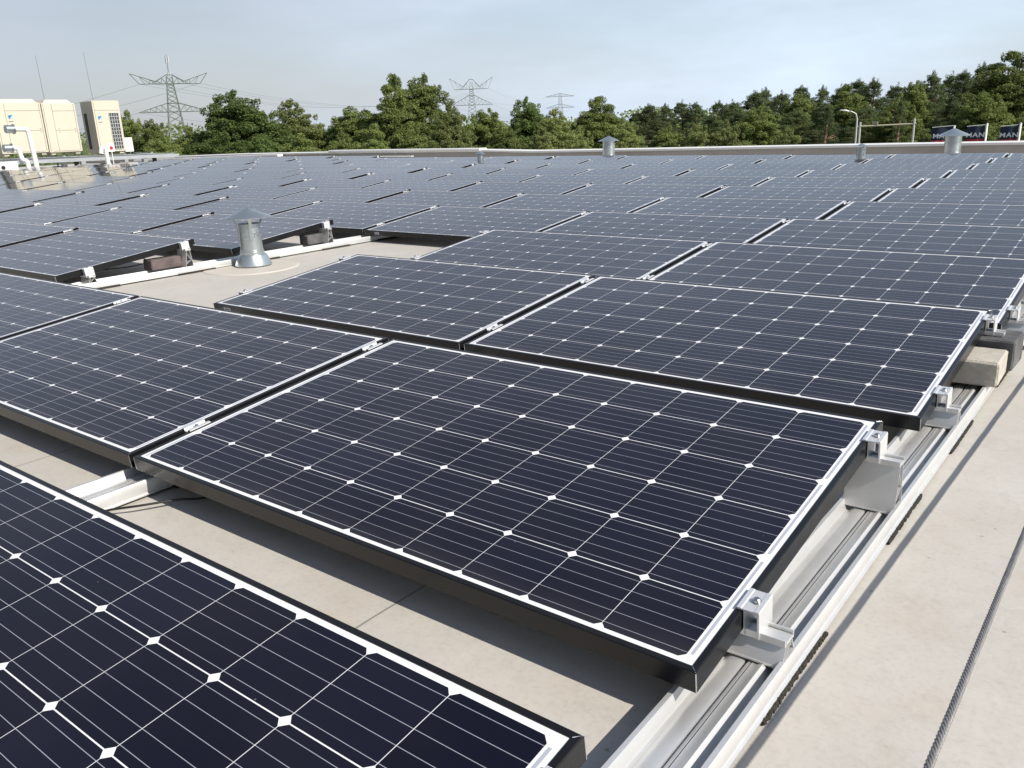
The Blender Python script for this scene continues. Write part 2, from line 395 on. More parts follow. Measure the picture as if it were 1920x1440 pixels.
# ------------------------------------------------------------------ rails with their stands and clamps
RAILP = [(-.070, .009), (-.070, .0125), (-.0625, .014), (-.0640, .044), (-.0610, .050), (-.0530, .050), (-.0495, .038), (-.0450, .0265), (-.0400, .0250), (-.0330, .0300), (-.0260, .0335), (-.0080, .0340), (-.0030, .0330),
         (-.0030, .0250), (.0020, .0250), (.0020, .0330), (.0060, .0340), (.0072, .0340), (.0072, .0275), (.0095, .0275), (.0095, .0345), (.0180, .0340), (.0225, .0370), (.0280, .0385), (.0330, .0350), (.0385, .0240), (.0440, .0215), (.0490, .0260), (.0515, .046), (.0540, .050), (.0620, .050), (.0650, .045), (.0640, .014), (.0690, .0125), (.0690, .009)]
def stand_mesh(h, name, parent, loc):
    """extruded A-shaped foot: trapezium in y-z, extruded along x, top at h above the rail"""
    mb = MB(); x0, x1 = -.060, .055; th = .0022
    b, tp = .030, .011
    mb.box(x0, x1, -b-.004, b+.004, 0, .003)
    def plate(y0, z0, y1, z1):
        mb.prism([(y0-th/2, z0), (y0+th/2, z0), (y1+th/2, z1), (y1-th/2, z1)], x0, x1, 'x')
    plate(-b, .003, -tp, h); plate(b, .003, tp, h)
    if h > .06:
        plate(-b*.78, .003+h*.22, b*.55, h*.45); plate(b*.55, h*.45, -tp*1.2, h*.80)
    else: plate(-b*.8, .006, tp, h*.8)
    mb.box(x0, x1, -tp-.004, tp+.004, h, h+.003)
    mb.box(x0, x1, -tp-.010, -tp-.006, h-.004, h+.009); mb.box(x0, x1, tp+.006, tp+.010, h-.004, h+.009)
    mb.box(x0, x1, -tp-.0060, tp+.0060, h-.0035, h-.0002)
    return fixn(mb.build(name, M['alu'], parent, loc=loc))
def end_clamp_mesh():
    mb = MB(); y0, y1 = -.030, .030
    mb.prism([(-.010, .0005), (.024, .0005), (.026, -.002), (.026, -.050), (.0295, -.050), (.0295, .001), (.0285, .0048), (.021, .0045), (.019, .0034), (-.001, .0034), (-.003, .0046), (-.010, .0046)], y0, y1)
    mb.box(.002, .0035, y0, y1, -.05, .0005)
    mb.lathe([(0, .0105), (.0045, .0105), (.0068, .0085), (.0068, .0042), (.009, .0038)], 16, (.0135, 0, 0), 1)
    mb.lathe([(.0025, .0108), (.0028, .0072), (0, .0072)], 6, (.0135, 0, 0), 2)
    return mb
def mid_clamp_mesh(g):
    mb = MB(); a = g/2+.008
    mb.prism([(-a, .0004), (-g/2+.001, .0004), (-g/2+.0025, -.012), (g/2-.0025, -.012), (g/2-.001, .0004), (a, .0004), (a, .0038), (g/2-.003, .0038), (g/2-.005, -.003), (-g/2+.005, -.003), (-g/2+.003, .0038), (-a, .0038)], -.034, .034)
    mb.lathe([(0, .004), (.0045, .004), (.0062, .0025), (.0062, -.0028)], 14, (0, 0, 0), 1)
    mb.box(-.004, .004, -.004, .004, -.05, -.012, 1)
    return mb
CLM = [M['alu_bright'], M['steel'], M['cable']]
def meshof(mb, name):
    o = mb.build(name, CLM); fixn(o); me = o.data; bpy.data.objects.remove(o); return me
ME_END = meshof(end_clamp_mesh(), 'end_clamp'); ME_MID = meshof(mid_clamp_mesh(.0257), 'mid_clamp')
STAND_CACHE = {}
def build_rail(xc, sides, label, extra=None, ncut=None):
    """sides: list of (panel column left of the rail or None, column right or None)"""
    cl, cr = sides
    rows = [r for r in range(-1, 12) if (cl is not None and panel_exists(r, cl)) or (cr is not None and panel_exists(r, cr))]
    if extra: rows = sorted(set(rows) | set(extra))
    zf = FLOOR + rise(xc); y0 = rowy(rows[0])-.35; y1 = rowy(rows[-1])+1.25
    root = empty('mounting_rail', (xc, y0, zf))
    tag(root, label, 'mounting rail', 'aluminium mounting rails under the panels')
    mb = MB(); mb.prism(RAILP, 0, y1-y0)
    p = fixn(mb.build('rail_profile', M['alu'], root)); autosmooth(p, 48)
    ys = []
    for r in rows:
        for k, off in enumerate((.07, .79)):
            yy = rowy(r)+off
            mb = MB(); L = .30
            if cr is None and cl == 0:      # crumbly recycled granulate, ragged along its outer edge
                n_ = 100
                for q in range(n_):
                    ya = yy-y0+L*q/n_; xo = .0740+rnd.uniform(-.0022, .0016); mb.box(xo-.014, xo, ya-.0015, ya+L/n_+.0012*rnd.random(), .0005+.001*rnd.random(), .0086+rnd.uniform(.0005, .0042), 0, .0015)
                mb.box(-.074, .066, yy-y0, yy-y0+L, 0.0005, .0086, 0, .002); mb.build('rubber_pad', M['rubber'], root); continue
            mb.box(-.074, .078, yy-y0, yy-y0+L, 0.0005, .0088, 0, .002); mb.box(.0695, .0765, yy-y0+.002, yy-y0+L-.002, 0.0086, .014, 0, .001)
            mb.build('rubber_pad', M['rubber'], root)
    for r in rows:
        el = cl is not None and panel_exists(r, cl); er = cr is not None and panel_exists(r, cr)
        if not (el or er): continue
        for off in (.205, .905):
            py = rowy(r) + off*math.cos(TILT)
            xr = xc; zr = ROWZ.get(r, 0) + rise(xc)
            top = zr + off*math.sin(TILT)
            hh = top - PH - zf - .0375 - .010
            key = round(hh, 3)
            if key not in STAND_CACHE:
                s = stand_mesh(hh, 'panel_stand', None, None); STAND_CACHE[key] = s.data
            else:
                s = bpy.data.objects.new('panel_stand', STAND_CACHE[key]); col.objects.link(s)
            s.parent = root; s.location = (.004, py-y0, .0377)
            # clamps
            if el and er and abs(colx(cr) - (colx(cl)+PW)) < .04: todo = [(ME_MID, 'mid_clamp', colx(cl)+PW+.01285+ROWX.get(r, 0), 1)]
            else:
                todo = []
                if el: todo.append((ME_END, 'end_clamp', colx(cl)+PW+ROWX.get(r, 0), 1))
                if er: todo.append((ME_END, 'end_clamp', colx(cr)+ROWX.get(r, 0), -1))
            for me, nm, cx, sg in todo:
                k = bpy.data.objects.new(nm, me); col.objects.link(k); k.parent = s
                lx = cx - xc - .004
                k.location = (lx, 0, top - zf - .0377 + .0006)
                k.rotation_euler = (TILT*sg, 0, 0) if sg > 0 else (-TILT, 0, math.pi)
                if sg < 0: k.rotation_euler = Euler((-TILT, 0, math.pi))
    return root
nth = 0
for c in range(0, -16, -1):
    # rail on the right edge of column c
    nth += 1
    if c == 0:
        build_rail(1.664, (0, None), 'wide aluminium mounting rail running along the open right ends of the panels'); continue
    lab = {-1: 'mounting rail passing under the gap between the large centre panel and its left neighbour',
           -2: 'mounting rail on the near side of the bare roof patch, hidden under panel edges',
           -3: 'bright mounting rail crossing the bare roof right behind the nearest vent pipe'}.get(c, 'aluminium mounting rail under the %s panel gap from the right' % WORDS[-c])
    if c == -2: build_rail(colx(-1)-.0128, (-2, -1), lab)
    else: build_rail((colx(c)+PW+colx(c+1))/2, (c, c+1), lab, extra=(1, 2) if c == -3 else None)
build_rail(colx(-14)-.0128-.002, (None, -14), 'leftmost aluminium mounting rail beside the air conditioning deck')

# ------------------------------------------------------------------ roof, parapet, building, ground
def grid_plane(name, x0, x1, y0, y1, nx, ny, zf, m):
    mb = MB(); vs = [(x0+(x1-x0)*i/nx, y0+(y1-y0)*j/ny) for j in range(ny+1) for i in range(nx+1)]
    vs = [(x, y, zf(x, y)) for x, y in vs]
    fs = [(j*(nx+1)+i, j*(nx+1)+i+1, (j+1)*(nx+1)+i+1, (j+1)*(nx+1)+i) for j in range(ny) for i in range(nx)]
    mb.add(vs, fs); return mb.build(name, m)
GZ = -6.3
WY = 16.15
roof = grid_plane('roof', -33, 9, -9, WY+.1, 120, 10, lambda x, y: FLOOR+rise(x), M['membrane']); tag(roof, kind='structure')
roof.data.polygons.foreach_set('use_smooth', [True]*len(roof.data.polygons))
mb = MB(); mb.box(-33, 9, -9, WY+.3, GZ, FLOOR-.16)
bw = mb.build('warehouse_building', M['brick']); tag(bw, 'grey clad warehouse carrying the flat roof', 'building')
# parapet: upstand wall and aluminium cap, following the roof edge
def par_pts():
    px = [(-33, .075), (-28.3, .135), (-22.7, .208), (-16.6, .225), (-12.05, .215), (-10.5, .175), (-7.55, .178), (-5.05, .19), (-3.0, .196), (-1.1, .20), (9, .205)]
    return px
pp = par_pts()
pr_ = empty('parapet', (-12, WY, FLOOR))
tag(pr_, 'low beige parapet with pale metal cap along the far roof edge', 'parapet')
mb = MB()
for (xa, za), (xb, zb) in zip(pp, pp[1:]):
    o = len(mb.v)
    mb.add([(xa+12, 0, 0), (xb+12, 0, 0), (xb+12, 0, zb-FLOOR-.03), (xa+12, 0, za-FLOOR-.03)], [(0, 1, 2, 3)])
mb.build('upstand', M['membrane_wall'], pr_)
mb = MB()
for i, ((xa, za), (xb, zb)) in enumerate(zip(pp, pp[1:])):
    xa += .002; xb -= .002
    za -= FLOOR; zb -= FLOOR
    vs = []
    for (x, z) in ((xa+12, za), (xb+12, zb)):
        vs += [(x, -.03, z-.045), (x, -.03, z-.004), (x, -.022, z), (x, .30, z+.012), (x, .31, z-.10)]
    mb.add(vs, [(0, 1, 6, 5), (1, 2, 7, 6), (2, 3, 8, 7), (3, 4, 9, 8), (0, 4, 3, 2, 1), (5, 6, 7, 8, 9)])
fixn(mb.build('cap', M['cap'], pr_))
# a loose roll of pale trim lying on the parapet, and boards in front of it
def trim(name, x0, z0, x1, z1, y, hgt, dep, label, cat):
    r = empty(name, (x0, y, z0)); tag(r, label, cat)
    dx = x1-x0; dz = z1-z0
    mb = MB(); n = 12; vs = []; fs = []
    prof = [(0, 0), (-.006, hgt*.4), (0, hgt*.85), (.012, hgt), (dep, hgt), (dep, 0)]
    for i in range(n+1):
        t = i/n
        for (py, pz) in prof: vs.append((dx*t, py, dz*t+pz))
    k = len(prof)
    for i in range(n):
        for j in range(k): fs.append((i*k+j, i*k+(j+1) % k, (i+1)*k+(j+1) % k, (i+1)*k+j))
    fs += [tuple(range(k)), tuple(range(n*k+k-1, n*k-1, -1))]
    mb.add(vs, fs); o = mb.build('edge_profile', M['cap'], r); fixn(o); return r
trim('edge_trim', -17.9, .220, -12.12, .205, WY-.075, .055, .30, 'raised pale edge trim lying on the parapet cap above the small vent', 'edge trim')
trim('edge_trim', -28.4, .012, -19.98, .128, WY-.32, .070, .2, 'low pale edge trim in front of the parapet beside the air conditioning deck', 'edge trim')
trim('edge_trim', -17.6, .085, -14.4, .078, WY-.22, .018, .12, 'thin pale strip lying low against the beige parapet wall', 'edge trim')

# ground: one big sheet, a paved yard, with grass
m = mat('grass field', (.055, .085, .025), .95, var=(.09, .10, .04), scale=.08)
mb = MB(); mb.box(-2500, 2500, -1200, 3500, GZ-.5, GZ); g = mb.build('ground', m); tag(g, kind='structure')
m = mat('asphalt', (.05, .05, .052), .9, var=(.065, .065, .065), scale=.6)
mb = MB(); mb.add([(-60, 17, GZ+.006), (40, 17, GZ+.006), (40, 32, GZ+.006), (-60, 32, GZ+.006)], [(0, 1, 2, 3)]); g = mb.build('yard', m); tag(g, kind='structure')

# ------------------------------------------------------------------ ballast blocks and cables
def block(name, loc, size, rz, m, label, mats=None):
    mb = MB(); nx, ny, nz = 10, 14, 6; sx, sy, sz = size
    # rough chamfered block with chipped edges
    mb.box(-sx/2, sx/2, -sy/2, sy/2, 0, sz, 0, .006)
    o = mb.build(name, m, loc=loc, rot=(0, 0, rz)); tag(o, label, 'concrete block', 'ballast blocks on the rails')
    import bmesh
    bm = bmesh.new(); bm.from_mesh(o.data); bmesh.ops.recalc_face_normals(bm, faces=bm.faces)
    bmesh.ops.triangulate(bm, faces=bm.faces); bmesh.ops.subdivide_edges(bm, edges=bm.edges, cuts=5, use_grid_fill=True)
    rr = random.Random(len(label))
    for v in bm.verts:
        v.co += Vector((rr.uniform(-1, 1), rr.uniform(-1, 1), rr.uniform(-1, 1)*.6))*.0009
    bm.to_mesh(o.data); bm.free(); return o
RT = FLOOR + .0505
block('ballast_block', (1.655, 2.06, RT), (.20, .20, .082), R(1), M['concrete'], 'pale beige concrete block on the right-hand rail, half under a panel edge')
block('ballast_block', (1.660, 2.275, RT), (.22, .18, .105), R(-1), M['dark_concrete'], 'dark weathered concrete block right behind the pale beige one on the right-hand rail')
zl = FLOOR + rise(-3.36) + .0505
block('ballast_block', (-3.405, 2.11, zl), (.10, .235, .075), R(3), mat('reddish dark concrete', (.06, .057, .058), .85, var=(.17, .125, .118), scale=9, bump=(150, .8, .003)), 'dark block with reddish stains on the bare-patch rail, left of the vent')
block('ballast_block', (-3.405, 3.46, zl), (.10, .24, .075), R(2), M['dark_concrete'], 'dark grey block on the rail just right of the nearest vent pipe')
def cable(pts, r, label, n=40):
    P = [Vector(p) for p in pts]; out = []
    for i in range(len(P)-1):
        p0 = P[max(i-1, 0)]; p1 = P[i]; p2 = P[i+1]; p3 = P[min(i+2, len(P)-1)]
        for k in range(n):
            t = k/n; out.append(.5*((2*p1)+(-p0+p2)*t+(2*p0-5*p1+4*p2-p3)*t*t+(-p0+3*p1-3*p2+p3)*t**3))
    out.append(P[-1]); mb = MB(); mb.tube(out, r, 8)
    o = mb.build('cable', M['cable'], smooth=True); tag(o, label, 'cable'); return o
cable([(-.05, -.24, -.099), (.03, -.16, -.096), (.085, -.118, -.086), (.13, -.07, -.083), (.172, .01, -.087), (.20, .07, -.097), (.23, .18, -.1), (.26, .5, -.1)], .0032, 'thin black cable curving over the sunlit roof beside the left rail')
cable([(-4.3, 1.75, -.06), (-3.9, 1.80, -.055), (-3.62, 1.92, -.035), (-3.50, 2.02, -.012), (-3.52, 2.06, .004), (-3.72, 2.10, .01), (-4.1, 2.2, .0)], .0035, 'black cable loop hanging under the panel left of the reddish block')

# ------------------------------------------------------------------ safety wire rope
mb = MB(); y0, y1 = -2.2, 11.5; pitch = .052; nseg = int((y1-y0)/pitch*7)
for s in range(6):
    pts = []
    for i in range(nseg+1):
        y = y0+(y1-y0)*i/nseg; q = 2*math.pi*(y/pitch + s/6)
        z = max(.109-.019*y, .045); xc_ = 1.9835+.177*z+.004*y
        pts.append((xc_+.0034*math.cos(q), y, z+.0034*math.sin(q)))
    mb.tube(pts, .0020, 5, cap=False)
mb.tube([(1.9835+.177*max(.109-.019*y, .045)+.004*y, y, max(.109-.019*y, .045)) for y in (y0, 3.3684, y1)], .0025, 6)
o = mb.build('wire_rope', mat('greasy steel rope', (.30, .29, .28), .5, .6, var=(.20, .195, .19), scale=60), smooth=True)
tag(o, 'twisted grey steel wire rope stretched above the bare roof on the right', 'wire rope')

# ------------------------------------------------------------------ vent pipes
def vent(loc, rp_, h_pipe, r_cap, z_rim, z_apex, label, base=None, ring=None, struts=True, seam=True, flat=0):
    root = empty('vent_pipe', loc); tag(root, label, 'vent pipe', 'galvanised vent pipes on the roof')
    mb = MB(); pr0 = [(rp_*1.0, 0)]
    zz = [0, .45, .452, .46, .468, .47, 1]
    prof = [(rp_*1.04, 0), (rp_*1.03, h_pipe*.36), (rp_*1.05, h_pipe*.365), (rp_*1.05, h_pipe*.385), (rp_*1.0, h_pipe*.39), (rp_*.995, h_pipe*.70), (rp_*1.02, h_pipe*.705), (rp_*1.02, h_pipe*.72), (rp_*.99, h_pipe*.725), (rp_*.985, h_pipe), (rp_*.96, h_pipe), (rp_*.96, h_pipe*.6), (0, h_pipe*.58)]
    mb.lathe(prof, 40); autosmooth(mb.build('pipe', M['galv'], root))
    mb = MB()
    n = 28
    mb.lathe([(r_cap, z_rim-.004), (r_cap+.001, z_rim), (r_cap*.5, z_rim+(z_apex-z_rim)*.52), (.008, z_apex), (0, z_apex+.001)], n)
    mb.lathe([(0, z_apex-.006), (r_cap*.5, z_rim+(z_apex-z_rim)*.52-.004), (r_cap, z_rim-.004)], n)
    autosmooth(mb.build('rain_cap', M['galv'], root), 25)
    if struts:
        for k in range(3):
            a = R(-30 + 120*k); ca, sa = math.cos(a), math.sin(a)
            w_ = rp_*.13; r0, r1 = rp_*1.06, rp_*1.55; zt = z_rim+(z_apex-z_rim)*(1-r1/r_cap)*.8
            mb = MB(); pts = [(r0, h_pipe*.62), (r0, h_pipe*.90), (r1*.98, zt-.015), (r1, zt)]
            vs = []
            for (rr_, z) in pts:
                for s_ in (-1, 1):
                    for d in (0, .003): vs.append(((rr_+d)*ca - s_*w_*sa, (rr_+d)*sa + s_*w_*ca, z))
            fs = []
            for i in range(3):
                a0 = i*4; b0 = a0+4
                fs += [(a0, a0+2, b0+2, b0), (a0+1, b0+1, b0+3, a0+3), (a0, b0, b0+1, a0+1), (a0+2, a0+3, b0+3, b0+2)]
            fs += [(0, 1, 3, 2), (12, 14, 15, 13)]
            mb.add(vs, fs); fixn(mb.build('strut', M['galv'], root))
        mb = MB(); a = R(-10); mb.tube([(rp_*math.cos(a), rp_*math.sin(a), h_pipe*.78), (rp_*1.5*math.cos(a), rp_*1.5*math.sin(a), h_pipe*.79)], rp_*.05, 6)
        a = R(6); mb.tube([(rp_*math.cos(a), rp_*math.sin(a), h_pipe*.80), (rp_*1.35*math.cos(a), rp_*1.35*math.sin(a), h_pipe*.80)], rp_*.09, 6)
        mb.build('clamp_screw', M['steel'], root)
    if base:
        rb, hb = base
        mb = MB(); mb.lathe([(rb, .004), (rb*1.0, .012), (rp_*1.25, hb), (rp_*1.10, hb+.004), (rp_*1.10, hb+.022), (rp_*1.03, hb+.024)], 40)
        autosmooth(mb.build('base_collar', M['galv'], root))
    return root
VX, VY = -3.150, 2.668; VZ = FLOOR + rise(VX)
vent((VX, VY, VZ+.007), .079, .302, .164, .348, .412, 'galvanised vent pipe with conical rain cap on the bare roof patch', base=(.131, .080))
mb = MB(); mb.lathe([(0, .0045), (.325, .0045), (.335, .001), (.336, -.002)], 64)
pt = mb.build('membrane_patch', M['patch'], loc=(VX+.04, VY-.05, VZ+.001)); tag(pt, 'round pale membrane patch around the foot of the nearest vent', 'roof patch')
vent((-7.85, 15.35, FLOOR+rise(-7.5)), .135, .475, .232, .475, .575, 'wide vent with pale cone cap in front of the parapet, left of the lamp post', struts=False)
vent((-1.985, 13.42, FLOOR), .067, .36, .098, .385, .42, 'small narrow vent pipe standing below the street lamp', struts=True)
vent((-1.06, 15.45, FLOOR), .134, .47, .256, .455, .575, 'largest vent with broad cone cap in front of the flags on the right', struts=False)
vent((-9.5, 12.95, FLOOR+rise(-9.5)), .058, .315, .11, .335, .385, 'tiny vent poking up between far panels below the raised edge trim', struts=True)

# small upright pegs between far panels
# ------------------------------------------------------------------ air conditioning deck
HX = -26.0
def hvac_unit(y0, y1, z, label, grille=False, shroud=True, emblem=True):
    root = empty('condenser_unit', (HX-.77, y0, z)); tag(root, label, 'condenser unit', 'outdoor condenser units on the steel deck')
    W_, D_, H_ = y1-y0, .77, (1.66 if grille else 1.535)
    mb = MB(); mb.box(0, D_, 0, W_, .06, H_, 0, .012)
    mb.box(.05, D_-.05, .06, .20, 0, .06); mb.box(.05, D_-.05, W_-.20, W_-.06, 0, .06)
    mb.box(D_-.004, D_+.004, .0, .035, .08, H_-.01); mb.box(D_-.004, D_+.004, W_-.035, W_, .08, H_-.01)
    fixn(mb.build('casing', M['hvac'], root))
    mb = MB(); x = D_+.0015
    def line(a, b_, c, d): mb.box(x-.004, x+.003, min(a, c), max(a, c)+.008, min(b_, d), max(b_, d)+.008)
    if not grille:
        line(.30, .1, .30, H_-.03); line(.045, .1, .045, H_-.03); line(W_-.055, .1, W_-.055, H_-.03)
        line(.30, 1.30, W_-.055, 1.30); line(.30, .72, W_-.055, .72); line(.12, .10, W_-.1, .10)
        for (yy, zz) in ((.40, .76), (.40, .66), (W_-.13, .76), (W_-.13, .66)): mb.box(x, x+.006, yy, yy+.03, zz, zz+.018)
    else:
        line(.05, .1, .05, H_-.03); line(.05, 1.36, W_-.04, 1.36)
    mb.build('panel_joints', M['hvac_seam'], root)
    # maker's plate: small blue emblem
    mb = MB(); ya = (.36 if not grille else .12); mb.add([(x+.003, ya, 1.17), (x+.003, ya+.14, 1.19), (x+.003, ya+.03, 1.06)], [(0, 1, 2)])
    mb.add([(x+.003, ya+.06, 1.075), (x+.003, ya+.14, 1.165), (x+.003, ya+.145, 1.08)], [(0, 1, 2)], 1)
    mb.box(x+.001, x+.003, ya, ya+.13, .985, 1.005, 2)
    if emblem: mb.build('emblem', [M['blue'], mat('pale emblem', (.35, .62, .72), .5), M['hvac_seam']], root)
    if shroud:
        mb = MB(); a, b_ = .10, .95*W_
        for (p, q_, zz, i) in ((0, 0, 0, 0),):
            vs = [(.03, .08, H_), (D_-.03, .08, H_), (D_-.03, W_-.08, H_), (.03, W_-.08, H_), (.09, .17, H_+.105), (D_-.09, .17, H_+.105), (D_-.09, W_-.17, H_+.105), (.09, W_-.17, H_+.105)]
            mb.add(vs, [(0, 1, 5, 4), (1, 2, 6, 5), (2, 3, 7, 6), (3, 0, 4, 7)])
            vs = [(.12, .20, H_+.106), (D_-.12, .20, H_+.106), (D_-.12, W_-.20, H_+.106), (.12, W_-.20, H_+.106), (.12, .20, H_+.05), (D_-.12, .20, H_+.05), (D_-.12, W_-.20, H_+.05), (.12, W_-.20, H_+.05)]
            mb.add(vs, [(0, 4, 5, 1), (1, 5, 6, 2), (2, 6, 7, 3), (3, 7, 4, 0), (4, 7, 6, 5)], 1)
            mb.add([(.09, .17, H_+.105), (D_-.09, .17, H_+.105), (D_-.09, W_-.17, H_+.105), (.09, W_-.17, H_+.105), (.12, .20, H_+.106), (D_-.12, .20, H_+.106), (D_-.12, W_-.20, H_+.106), (.12, W_-.20, H_+.106)], [(0, 1, 5, 4), (1, 2, 6, 5), (2, 3, 7, 6), (3, 0, 4, 7)])
        mb.build('fan_shroud', [M['hvac'], M['hvac_dark']], root)
    if grille:
        mb = MB(); ya, yb, za, zb = W_*.56, W_*.92, .14, 1.28
        mb.box(x, x+.004, ya, yb, za, zb, 0)
        for i in range(5):
            y_ = ya+(yb-ya)*i/4; mb.box(x+.012, x+.020, y_-.006, y_+.006, za, zb, 1)
        for i in range(11):
            z_ = za+(zb-za)*i/10; mb.box(x+.012, x+.020, ya, yb, z_-.006, z_+.006, 1)
        mb.build('coil_grille', [M['hvac_dark'], M['wire_white']], root)
    # side coil on the shaded flank
    mb = MB(); mb.box(.14, D_*.42, -.004, .002, .16, 1.28)
    mb.build('side_coil', M['hvac_dark'], root)
    return root
hvac_unit(10.42, 11.78, .45, 'wide ivory condenser unit at the left picture edge, behind the bent white pipes')
hvac_unit(11.81, 12.84, .43, 'second wide ivory condenser unit, beside the gap left of the narrow one', emblem=False)
hvac_unit(13.40, 14.30, .375, 'narrow ivory condenser unit with a gridded coil window, rightmost on the deck', grille=True, shroud=False)
# white isolator cabinet
o = empty('switch_cabinet', (HX-.3, 14.36, .40)); tag(o, 'small white cabinet right of the narrow condenser unit', 'cabinet')
mb = MB(); mb.box(-.25, .15, 0, .30, 0, .46, 0, .01); mb.box(-.02, .02, .03, .05, -.06, 0); mb.box(-.02, .02, .24, .26, -.06, 0); mb.build('housing', M['pipe_white'], o)
mb = MB(); mb.box(.151, .157, .04, .26, .05, .40); mb.box(.157, .162, .22, .235, .2, .26); mb.build('door', M['wire_white'], o)
# steel deck
dk = empty('steel_deck', (HX, 12.4, FLOOR+.02)); tag(dk, 'long galvanised steel beam deck carrying the condenser units', 'steel deck')
zt = .40-FLOOR
mb = MB()
for bx, m_ in ((.35, 0), (-.9, 0)):
    vs = []
    # I-beam following the slight fall to the right
    for y, dz in ((-5.6, .08), (3.4, -.06)):
        for (px_, pz_) in ((-.07, 0), (.07, 0), (.07, -.012), (.006, -.016), (.006, -.14), (.07, -.146), (.07, -.158), (-.07, -.158), (-.07, -.146), (-.006, -.14), (-.006, -.016), (-.07, -.012)):
            vs.append((bx+px_, y, zt-.06+dz+pz_))
    n = 12; mb.add(vs, [(i, (i+1) % n, n+(i+1) % n, n+i) for i in range(n)] + [tuple(range(n)), tuple(range(2*n-1, n-1, -1))])
fixn(mb.build('beam', M['deck'], dk))
mb = MB()
for i in range(9): 
    y = -5.2+i*.98; mb = MB(); mb.box(-.85, .30, y-.04, y+.04, zt-.058, zt-.03+(.08-.0165*(y+5.6)))
    fixn(mb.build('cross_member', M['deck'], dk))
mb = MB()
for y in (-5.0, -2.6, .2, 2.3):
    mb = MB(); mb.box(.28, .42, y-.07, y+.07, 0, zt-.20, 0); mb.box(.20, .50, y-.15, y+.15, -.01, .03, 0); fixn(mb.build('post', M['deck'], dk))
    mb = MB(); mb.box(-.97, -.83, y-.07, y+.07, 0, zt-.20, 0); fixn(mb.build('post', M['deck'], dk))
# long white pipe tray in front of the deck
o = empty('cable_tray', (HX+.8, 12, .2)); tag(o, 'long white cable tray running in front of the condenser deck', 'cable tray')
mb = MB(); vs = []
for y, dz in ((-5.4, .06), (3.5, -.02)):
    for (a, b_) in ((0, 0), (.35, 0), (.35, .10), (.34, .10), (.34, .01), (.01, .01), (.01, .10), (0, .10)): vs.append((a, y, b_+dz))
mb.add(vs, [(i, (i+1) % 8, 8+(i+1) % 8, 8+i) for i in range(8)] + [tuple(range(8)), tuple(range(15, 7, -1))])
fixn(mb.build('tray', M['deck'], o))
mb = MB()
for y in (-4.6, -2.2, .1, 2.7): mb.box(.12, .22, y-.05, y+.05, .0-.28, .0)
mb.build('support', M['rubber'], o)
mb = MB()
for k in range(3):
    mb.tube([(.08+.08*k, -5.3, .11+k*.01), (.08+.08*k, -1, .075), (.08+.08*k, 3.0, .045)], .028, 8, m=k % 2)
mb.build('insulated_line', [M['pipe_white'], M['cable']], o)

# bent white pipes
def bend(pts, r, rad, n=7):
    P = [Vector(p) for p in pts]; out = [P[0]]
    for i in range(1, len(P)-1):
        a = (P[i-1]-P[i]).normalized(); b = (P[i+1]-P[i]).normalized(); d = min(rad, (P[i-1]-P[i]).length*.45, (P[i+1]-P[i]).length*.45)
        for k in range(n+1):
            t = k/n; out.append((P[i]+a*d)*(1-t)**2 + P[i]*2*t*(1-t) + (P[i]+b*d)*t*t)
    out.append(P[-1]); return out
def white_pipe(label, pts, r, rad, flange=None, foot=True):
    root = empty('bent_pipe', pts[-1]); tag(root, label, 'pipe', 'bent white pipes at the left'); L0 = Vector(pts[-1])
    mb = MB(); q = [p-L0 for p in bend(pts, r, rad)]; mb.tube(q, r, 16); autosmooth(mb.build('pipe', M['pipe_white'], root), 50)
    if foot:
        mb = MB(); mb.lathe([(r*2.6, .004), (r*1.5, .12), (r*1.08, .17), (r*1.02, .19)], 24); autosmooth(mb.build('foot_collar', M['pipe_white'], root))
    if flange:
        mb = MB(); d = (Vector(pts[1])-Vector(pts[0])).normalized(); p0 = Vector(pts[0])-L0
        mb.tube([p0-d*.20, p0], r*1.7, 20); mb.tube([p0, p0+d*.03], r*2.1, 20)
        autosmooth(mb.build('flange', M['galv'], root), 40)
    return root
ZB = FLOOR + rise(-24.5)
PX = -24.0
white_pipe('tall bent white pipe in front of the left condenser unit', [(PX-.1, 10.05, 1.20), (PX-.1, 10.45, 1.19), (PX, 10.46, ZB)], .065, .13, flange=True)
white_pipe('short bent white pipe lower left of the tall bent one', [(PX-.1, 9.90, .69), (PX-.1, 10.08, .69), (PX-.05, 10.12, .36), (PX, 10.22, .32), (PX, 10.235, ZB)], .062, .10, flange=True)
white_pipe('white gooseneck vent with dark mouth in front of the narrow condenser unit', [(PX, 12.40, .42), (PX, 12.44, .60), (PX, 12.56, .57), (PX, 12.57, .20), (PX, 12.59, ZB)], .062, .09)
o = empty('warning_sign', (PX+.02, 12.63, .46)); tag(o, 'small white plate with a red disc beside the gooseneck vent', 'sign')
mb = MB(); mb.box(-.01, .01, 0, .20, 0, .24, 0, .003); mb.box(-.006, .006, .09, .11, -.52, 0); mb.build('plate', M['pipe_white'], o)
mb = MB(); mb.tube([(.0105, .10, .11), (.013, .10, .11)], .055, 20); mb.build('red_disc', M['red'], o)
# white box with round hole and bits under deck, left edge
o = empty('junction_box', (PX-.3, 9.45, ZB)); tag(o, 'white box with round dark hole at the left picture edge', 'box')
mb = MB(); mb.box(-.2, .2, 0, .55, .04, .40, 0, .01); mb.build('housing', M['wire_white'], o)
mb = MB(); mb.tube([(.2005, .14, .24), (.204, .14, .24)], .055, 18); mb.build('hole', M['cable'], o)
